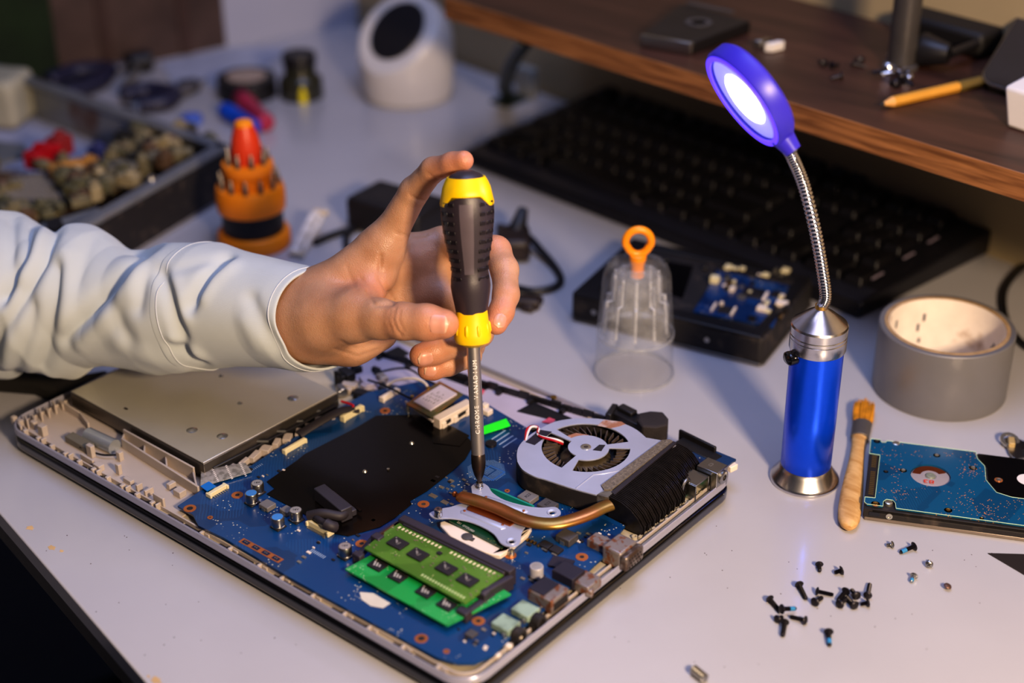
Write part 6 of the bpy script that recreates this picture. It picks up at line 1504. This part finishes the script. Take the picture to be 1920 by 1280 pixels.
b = MB(); P_ = [at(180, 104, .006), at(215, 98, .006), at(245, 108, .006), at(255, 135, .006), at(235, 158, .006)]; b.tube(smoothpath(P_, 8), .004, 10); o_ = b.build('grey_cable', mat('grey cord', '6a6866', .6), None, (P_[0].x, P_[0].y, 0)); tag(o_, 'grey cord arching over the pliers at the back', 'cord')

# ------------------------------------------------------------------ parts tray on the left
t0, t1 = at(427, 270, .045), at(150, 428, .045)
tu = (t1-t0); tu.z = 0; tl = tu.length; tu.normalize()
tb0 = at(0, 122, .045); tv = (tb0-t0); tv.z = 0; TV = tv.normalized()
TLn, TWn = tl+.10, (tb0-t0).length+.012
def tp_(u_, v_, z_=0.): p = t0+tu*u_*TLn+TV*v_*TWn; return Vector((p.x, p.y, z_))
TRY = thing('parts_tray', 'open grey metal tray heaped with old electronic parts at the left', 'tray', tp_(.5, .5))
tm = mat('worn grey steel', '85888c', .4, .4, var=.1, col2='6e5648', mixscale=18, mixlo=.58, mixhi=.68)
def quadp(pts, z0, z1, m_, nm): b = MB(); b.prism([(p.x, p.y) for p in pts], z0, z1); return b.build(nm, m_, TRY, bev=.001)
quadp([tp_(0, 0), tp_(1, 0), tp_(1, 1), tp_(0, 1)], .001, .004, mat('pale tray floor', 'a3a7bc', .45), 'tray_floor')
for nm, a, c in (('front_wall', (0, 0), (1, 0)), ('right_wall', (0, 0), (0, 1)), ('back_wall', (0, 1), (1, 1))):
    A, B2 = tp_(*a), tp_(*c); b = MB(); wall(b, A, B2, .004, .040, .003); b.build(nm, K['soot_shade'] if nm == 'front_wall' else tm, TRY)  # front wall coloured black to paint in the shade on the near side
    b = MB(); inw = (tp_(.5, .5)-(A+B2)/2).normalized()
    A2, B3 = A+inw*.0045, B2+inw*.0045; wall(b, A2, B3, .040, .045, .0115); b.build('rim', tm, TRY, bev=.0012)
c = tp_(.05, .02, .045); b = MB(); c = at(283, 335, .045); b.lathe([(.005, 0), (.004, .002), (0, .003)], (c.x, c.y, .045), 16); b.build('rim_screw', K['steel'], TRY)
# front bracket
c = at(140, 405, .03); b = MB(); b.prism([xy(70, 420, .038), xy(185, 385, .038), xy(188, 415, .038), xy(95, 445, .038)], .0305, .0375); b.prism([xy(95, 420, .03), xy(186, 392, .03), xy(188, 415, .03), xy(95, 450, .03)], .001, .0305); o_ = b.build('steel_bracket', tm, None, (c.x, c.y, 0), bev=.001); tag(o_, 'grey folded steel bracket between the tray front and the sleeve', 'bracket')
c = at(105, 425, .04); b = MB(); b.cyl(c+Vector((0, 0, -.001)), c+Vector((.001, -.002, .004)), .006, 16); o_ = b.build('black_disc', K['black'], None, (c.x, c.y, .0)); tag(o_, 'black round disc on the steel bracket behind the sleeve', 'disc')
# big heat sink disc and named pieces
c = at(68, 345, .035); o_ = thing('finned_heatsink', 'round pale grey finned heat sink lying in the parts tray', 'heat sink', (c.x, c.y, .004))
b = MB(); b.lathe([(.028, .004), (.028, .020)], (c.x, c.y, 0), 40); b.build('sink_base', K['grey'], o_)
b = MB()
for i in range(-7, 8):
    for j in range(-7, 8):
        if i*i+j*j < 52: b.boxz(c.x+i*.0039, c.y+j*.0039, .020, .0016, .0016, .014)
b.build('sink_pins', mat('pale grey alloy', 'a3a09e', .5, .3), o_)
def lump(px, py, z0, s, m_, name, label, cat, group=None, seed=0):
    r_ = random.Random(seed); c = at(px, py, z0+s[2]/2); b = MB(); n = 10
    kind = r_.choice('bbcl') 
    if kind == 'b': b.boxz(c.x, c.y, z0, s[0], s[1], s[2], r_.uniform(0, 3)); b.boxz(c.x+s[0]*.1, c.y, z0+s[2], s[0]*.5, s[1]*.6, s[2]*.3, r_.uniform(0, 3))
    elif kind == 'c': b.lathe([(s[0]*.45, 0), (s[0]*.5, s[2]*.1), (s[0]*.5, s[2]*.9), (s[0]*.3, s[2]), (s[0]*.3, s[2]*1.2)], (c.x, c.y, z0), 18)
    else: b.tube([Vector((c.x-s[0]*.5, c.y, z0+s[2]*.5)), Vector((c.x, c.y, z0+s[2]*.55)), Vector((c.x+s[0]*.5, c.y+s[1]*.3, z0+s[2]*.5))], [s[2]*.3, s[2]*.5, s[2]*.4], 12)
    o = b.build(name, m_, None, (c.x, c.y, z0), bev=.0008); tag(o, label, cat, group); return o
hm = [mat('heap olive', '6f6850', .6, var=.25, scale=80), mat('heap brown', '5a4634', .6, var=.25, scale=80), mat('heap dark', '26241f', .5, var=.2), mat('heap beige', '9a8d6e', .55, var=.2), mat('heap green', '5f5c44', .55, var=.2), mat('heap grey', '77756c', .45, .4, var=.2)]
hl_ = ['small olive electronic part in the heap filling the tray', 'small brown electronic part in the heap filling the tray', 'small dark electronic part in the heap filling the tray', 'small beige electronic part in the heap filling the tray', 'small green electronic part in the heap filling the tray', 'small grey metal part in the heap filling the tray']
random.seed(31); poly_h = [(-30, 300), (25, 305), (130, 300), (205, 298), (250, 235), (300, 228), (420, 262), (345, 292), (205, 362), (110, 400), (30, 418), (-40, 425)]
def inside(x, y, P_):
    r_ = False
    for (x1_, y1_), (x2_, y2_) in zip(P_, P_[1:]+P_[:1]):
        if (y1_ > y) != (y2_ > y) and x < (x2_-x1_)*(y-y1_)/(y2_-y1_)+x1_: r_ = not r_
    return r_
b = MB(); bp_ = [at(px, py, .03) for px, py in poly_h]; b.prism([(p.x, p.y) for p in bp_], .0045, .020); o_ = b.build('parts_heap', hm[1], None, (bp_[0].x, bp_[0].y, .004)); tag(o_, 'dark mass of mixed small parts at the bottom of the tray', 'parts', kind='stuff')
k = 0
while k < 150:
    x_, y_ = random.uniform(-30, 415), random.uniform(225, 425)
    if not inside(x_, y_, poly_h) or (20 < x_ < 120 and 310 < y_ < 385): continue
    i = random.choice((0, 0, 1, 2, 3, 4, 4, 5)); lump(x_, y_, .019+random.uniform(0, .017), (random.uniform(.008, .02), random.uniform(.006, .014), random.uniform(.006, .013)), hm[i], 'electronic_part', hl_[i], 'part', 'salvaged parts heaped in the tray', k); k += 1
lump(80, 292, .03, (.03, .014, .014), K['red'], 'red_connector', 'red plastic connector at the back of the heap in the tray', 'connector', None, 3)
lump(112, 272, .03, (.018, .014, .016), mat('dull red', '8e2a2e', .5), 'red_capacitor', 'dull red capacitor on top of the red connector in the tray', 'capacitor', None, 1)
lump(130, 318, .032, (.032, .014, .011), mat('orange brown part', 'b08040', .5), 'orange_coil', 'orange brown coil lying in the middle of the tray heap', 'coil', None, 8)
lump(165, 312, .032, (.018, .012, .012), mat('orange brown part', ''), 'brown_transformer', 'tan transformer right of the orange coil in the tray', 'transformer', None, 4)
lump(185, 290, .034, (.014, .012, .014), mat('navy part', '2c3468', .5), 'blue_capacitor', 'dark blue capacitor at the back edge of the tray heap', 'capacitor', None, 2)
lump(132, 338, .03, (.02, .016, .014), K['black'], 'black_relay', 'black relay right of the round heat sink in the tray', 'relay', None, 5)
b = MB(); c = at(30, 275, .045); b.prism([xy(-60, 260, .03), xy(45, 272, .03), xy(55, 290, .03), xy(-60, 325, .03)], .028, .031); o_ = b.build('grey_plate', tm, None, (c.x, c.y, .004)); tag(o_, 'flat grey metal plate at the left of the tray heap', 'plate')
for p_, nm, lab in (((140, 205), 'black_bracket', 'black bracket with a round hole lying on the pale tray floor'), ((225, 225), 'black_strip', 'short black strip right of the black bracket on the tray floor')):
    c = at(p_[0], p_[1], .012); b = MB(); b.boxz(c.x, c.y, .0045, .05, .014, .008, .2); b.boxz(c.x-.012, c.y+.012, .0045, .014, .02, .012, .2); o_ = b.build(nm, K['black'], None, (c.x, c.y, .0045), bev=.001); tag(o_, lab, 'bracket')
c = at(15, 185, .03); b = MB(); b.boxz(c.x-.02, c.y, .0045, .06, .05, .046, .5); o_ = b.build('white_box', mat('dim cream box', 'a9a592', .6), None, (c.x, c.y, .0045), bev=.008, seg=4); tag(o_, 'cream white rounded box at the left edge behind the tray floor', 'box')
# dark laptop slab under the sleeve
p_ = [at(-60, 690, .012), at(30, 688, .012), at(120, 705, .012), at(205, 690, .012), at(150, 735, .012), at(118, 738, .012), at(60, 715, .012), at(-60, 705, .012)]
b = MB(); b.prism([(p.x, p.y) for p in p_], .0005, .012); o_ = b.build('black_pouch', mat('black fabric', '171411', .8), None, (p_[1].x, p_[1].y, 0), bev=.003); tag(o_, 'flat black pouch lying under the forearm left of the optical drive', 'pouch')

# ------------------------------------------------------------------ things on the shelf
def ats(px, py, dz=0.): return at(px, py, SZ+dz)
e_ = SZ
q_ = [ats(1205, 62, .01), ats(1300, 78, .01), ats(1408, 38, .01), ats(1278, 5, .01)]
o_ = thing('drive_caddy', 'black drive caddy with silver end plate lying on the wooden shelf', 'caddy', (q_[0].x, q_[0].y, SZ))
b = MB(); b.prism([(p.x, p.y) for p in q_], SZ+.0005, SZ+.0095); b.build('caddy_body', K['black'], o_, bev=.001)
b = MB(); wall(b, q_[0]+Vector((0, -.0018, 0)), q_[1]+Vector((0, -.0018, 0)), SZ+.0005, SZ+.0098, .0035); b.build('end_plate', K['steel'], o_, bev=.0004)
b = MB(); wall(b, ats(1290, 4, .011), ats(1375, 22, .011), SZ+.0095, SZ+.0112, .004); b.build('top_rail', K['darkgrey'], o_)
b = MB(); c = ats(1310, 40, .0105); b.lathe([(.010, 0), (.010, .0006), (.006, .0006), (.006, 0)], (c.x, c.y, SZ+.0095), 24); b.build('round_plate', K['darkgrey'], o_)
c = ats(1432, 92); o_ = thing('wire_clip', 'small silver and white folded clip on the shelf behind the lamp head', 'clip', (c.x, c.y, SZ))
for dx2, r_ in ((-.006, .5), (.004, .9)):
    b = MB(); b.prism([(c.x+dx2, c.y-.006), (c.x+dx2+.006, c.y-.004), (c.x+dx2+.009, c.y+.007), (c.x+dx2+.004, c.y+.006)], SZ+.0005, SZ+.007); b.build('clip_wing', K['steel'] if r_ < .7 else K['white'], o_, bev=.0005)
random.seed(14)
for i, (px, py, L2, lab) in enumerate(((1546, 120, .006, 'dark screw at the left end of the screw row on the shelf'), (1560, 124, .006, 'dark screw second from the left in the row on the shelf'), (1577, 144, .007, 'dark screw lying nearest the shelf edge below the row'), (1600, 121, .009, 'long dark screw left of its upright neighbour on the shelf'), (1614, 114, .008, 'upright dark screw at the right end of the row on the shelf'))):
    h = ats(px, py, .002); a_ = Vector((random.uniform(-1, 1), random.uniform(-1, 1), -.15)).normalized(); o_ = thing('screw', lab, 'screw', (h.x, h.y, SZ), 'loose screws on the shelf')
    h = Vector((h.x, h.y, SZ+.0028)); b = MB(); b.lathe([(.0015, -.001), (.0027, -.0004), (.0027, 0), (.0012, .0006)], h, 14, a_); b.build('head', mat('black screw', ''), o_)
    b = MB(); b.lathe([(.0012, .0004), (.0012, L2), (0, L2)], h, 10, a_); b.build('shank', mat('black screw', ''), o_)
cl_ = [(1664, 128), (1672, 142), (1684, 134), (1690, 150), (1700, 140), (1676, 92), (1682, 158), (1655, 140), (1708, 146), (1696, 158), (1670, 120), (1668, 112)]
for i, (px, py) in enumerate(cl_):
    h = ats(px, py, .003); a_ = Vector((random.uniform(-1, 1), random.uniform(-1, 1), -.2)).normalized(); dk = i in (7, 6, 9, 3)
    o_ = thing('screw', ('dark' if dk else 'shiny silver')+' screw in the little pile at the foot of the grey pole', 'screw', (h.x, h.y, SZ), 'screws piled at the foot of the grey pole')
    h = Vector((h.x, h.y, SZ+.0035+.002*(i % 2))); b = MB(); b.lathe([(.0018, -.0015), (.0032, -.0006), (.0034, 0), (.0014, .0008)], h, 14, a_); b.build('head', mat('black screw', '') if dk else K['chrome'], o_)
    b = MB(); b.lathe([(.0014, .0004), (.0014, .007), (0, .0075)], h, 10, a_); b.build('shank', mat('black screw', '') if dk else K['chrome'], o_)
# monitor stand pole
c = ats(1692, 132); c = c+FH*.006; MPC = c.copy(); MPO = o_ = thing('monitor_stand', 'grey round metal pole rising from the wooden shelf', 'pole', (c.x, c.y, SZ))
b = MB(); b.lathe([(.0098, SZ), (.0098, SZ+.28)], (c.x, c.y, 0), 32); b.build('pole', mat('grey painted steel', '5a5757', .38, .5), o_)
b = MB(); b.lathe([(.012, SZ), (.012, SZ+.003), (.0099, SZ+.004)], (c.x, c.y, 0), 32); b.build('foot_flange', K['darkgrey'], o_)
def bar(mb, p, q, r): mb.tube([p, q], r, 12)
b = MB(); q0_ = ats(1728, 92, .012); b.tube([q0_+Vector((-.001, 0, 0)), q0_+Vector((.002, .0, .0)), q0_+Vector((.02, .002, .0))], [.011, .012, .007], 14); b.tube([q0_+Vector((.02, .002, 0)), ats(1830, 82, .012)], .0035, 10); o2_ = b.build('plug_lead', K['black'], None, (q0_.x, q0_.y, SZ)); tag(o2_, 'black plug and lead lying behind the grey pole on the shelf', 'plug')
for i, (pts, lab) in enumerate((([(1830, -10), (1850, 15), (1880, 40), (1930, 52)], 'black cable sweeping over the shelf at the upper right'), ([(1750, -10), (1770, 25), (1800, 55), (1850, 70), (1930, 75)], 'black cable nearest the grey pole on the shelf'))):
    P_ = [ats(px, py, .003) for px, py in pts]; b = MB(); b.tube(smoothpath(P_, 8), .003, 10); o2_ = b.build('cable', K['black'], None, (P_[0].x, P_[0].y, SZ)); tag(o2_, lab, 'cable')
b = MB(); c_m = MPC+FH*.05+RH*.045  # added dark block stands in for the shadow right of the pole
b.box((c_m.x, c_m.y, SZ+.010), (.075, .03, .018), -.15); b.build('shade_block', mat('painted shade black', '100e0e', .6), MPO, bev=.004)
# pencil
a_, c_ = ats(1651, 196, .0035), ats(1850, 150, .0035); d_ = (c_-a_).normalized(); PN = thing('pencil', 'short yellow wooden pencil lying on the shelf with its point towards the pole', 'pencil', (a_.x, a_.y, SZ))
b = MB(); b.lathe([(.0036, .010), (.0036, (c_-a_).length*.72)], a_, 6, d_); b.build('barrel', mat('pencil yellow', 'd0963c', .45), PN)
b = MB(); b.lathe([(.0012, .0025), (.0036, .0102)], a_, 16, d_); b.build('sharpened_wood', mat('pale sharpened wood', 'dca560', .6), PN)
b = MB(); b.lathe([(.0004, -.001), (.0013, .0026)], a_, 12, d_); b.build('lead', K['chip'], PN)
b = MB(); b.lathe([(.0037, (c_-a_).length*.72), (.0037, (c_-a_).length)], a_, 6, d_); b.build('dark_end', mat('olive lacquer', '6a5a30', .4), PN)
# tablet leaning on a white block
wb = ats(1905, 215, .0); 
WB = thing('white_block', 'white plastic stand block at the right edge of the shelf', 'block', (wb.x, wb.y, SZ))
b = MB(); fl, fr = ats(1886, 238), ats(1960, 262)
Bz = .026; dv = (fr-fl).normalized(); nv_ = Vector((-dv.y, dv.x, 0))
b.add([fl, fr, fr+nv_*.03, fl+nv_*.03, fl+Vector((-dv.x*.006, -dv.y*.006, Bz)), fr+Vector((0, 0, Bz)), fr+nv_*.022+Z*(Bz+.004), fl+nv_*.022-dv*.004+Z*(Bz+.004)], [(3, 2, 1, 0), (4, 5, 6, 7), (0, 1, 5, 4), (1, 2, 6, 5), (2, 3, 7, 6), (3, 0, 4, 7)]); b.build('block_body', K['white'], WB, bev=.0025, seg=3)
TA = ats(1850, 172, .002); TBL = thing('tablet', 'dark tablet with thin silver edge leaning over the white block', 'tablet', (TA.x, TA.y, SZ))
A = ats(1832, 150, .006); Bp = A+dv*.11-Z*.002; up_ = atd(1915, 15, (A-CAM).dot(_f)+.06)
Dv = (up_-A); nrm_ = dv.cross(Dv).normalized(); nrm_ = nrm_ if nrm_.dot(_f) < 0 else -nrm_
def slab(ins, t0_, t1_, name, m_, bev):
    r_ = .012; Lx, Ly = .11, Dv.length*1.3; ey_ = (Dv-dv*Dv.dot(dv)*0).normalized(); pts = rrect(ins, ins, Lx-ins, Ly-ins, r_, 8); n = len(pts); b = MB()
    b.add([A+dv*p[0]+ey_*p[1]+nrm_*t0_ for p in pts]+[A+dv*p[0]+ey_*p[1]+nrm_*t1_ for p in pts], [tuple(range(n-1, -1, -1)), tuple(range(n, 2*n))]+[(i, (i+1) % n, n+(i+1) % n, n+i) for i in range(n)]); b.build(name, m_, TBL, bev=bev)
slab(0, -.003, .0, 'silver_frame', K['steel'], .0008); slab(.0012, .0, .0004, 'dark_glass', mat('dark blue glass', '20242e', .2, coat=.3), 0)
# ------------------------------------------------------------------ light
def area(name, loc, target, size, power, col, sy=None):
    l = bpy.data.lights.new(name, 'AREA'); l.size = size; l.energy = power; l.color = lin(col)
    if sy: l.shape = 'RECTANGLE'; l.size_y = sy
    o = bpy.data.objects.new(name, l); C.objects.link(o); o.location = loc
    d_ = (Vector(target)-Vector(loc)).normalized(); o.rotation_euler = d_.to_track_quat('-Z', 'Y').to_euler(); return o
area('warm_lamp', (1.10, -.22, .58), (.32, .2, 0), .11, 17, 'ffe0bc')
area('cool_overhead', (.25, .36, 1.15), (.3, .15, 0), .55, 7.2, 'a8c0ff')  # cool light from an unseen overhead source, like ceiling fluorescents
area('ceiling_fill', (.62, -.05, 1.5), (.4, .1, 0), .7, 4.0, 'e8e2ff')
l = bpy.data.lights.new('lamp_led', 'SPOT'); l.energy = .35; l.color = lin('c8c8ff'); l.spot_size = 1.9; l.spot_blend = .6; l.shadow_soft_size = .015
o = bpy.data.objects.new('lamp_led', l); C.objects.link(o); o.location = hc2+nrm*.014; o.rotation_euler = nrm.to_track_quat('-Z', 'Y').to_euler()
w = bpy.data.worlds.new('world'); SC.world = w; w.use_nodes = True
w.node_tree.nodes['Background'].inputs[0].default_value = lin('6a6e86')+(1,); w.node_tree.nodes['Background'].inputs[1].default_value = .20
SC.cycles.use_denoising = True
SC.cycles.max_bounces = 8; SC.cycles.transparent_max_bounces = 16
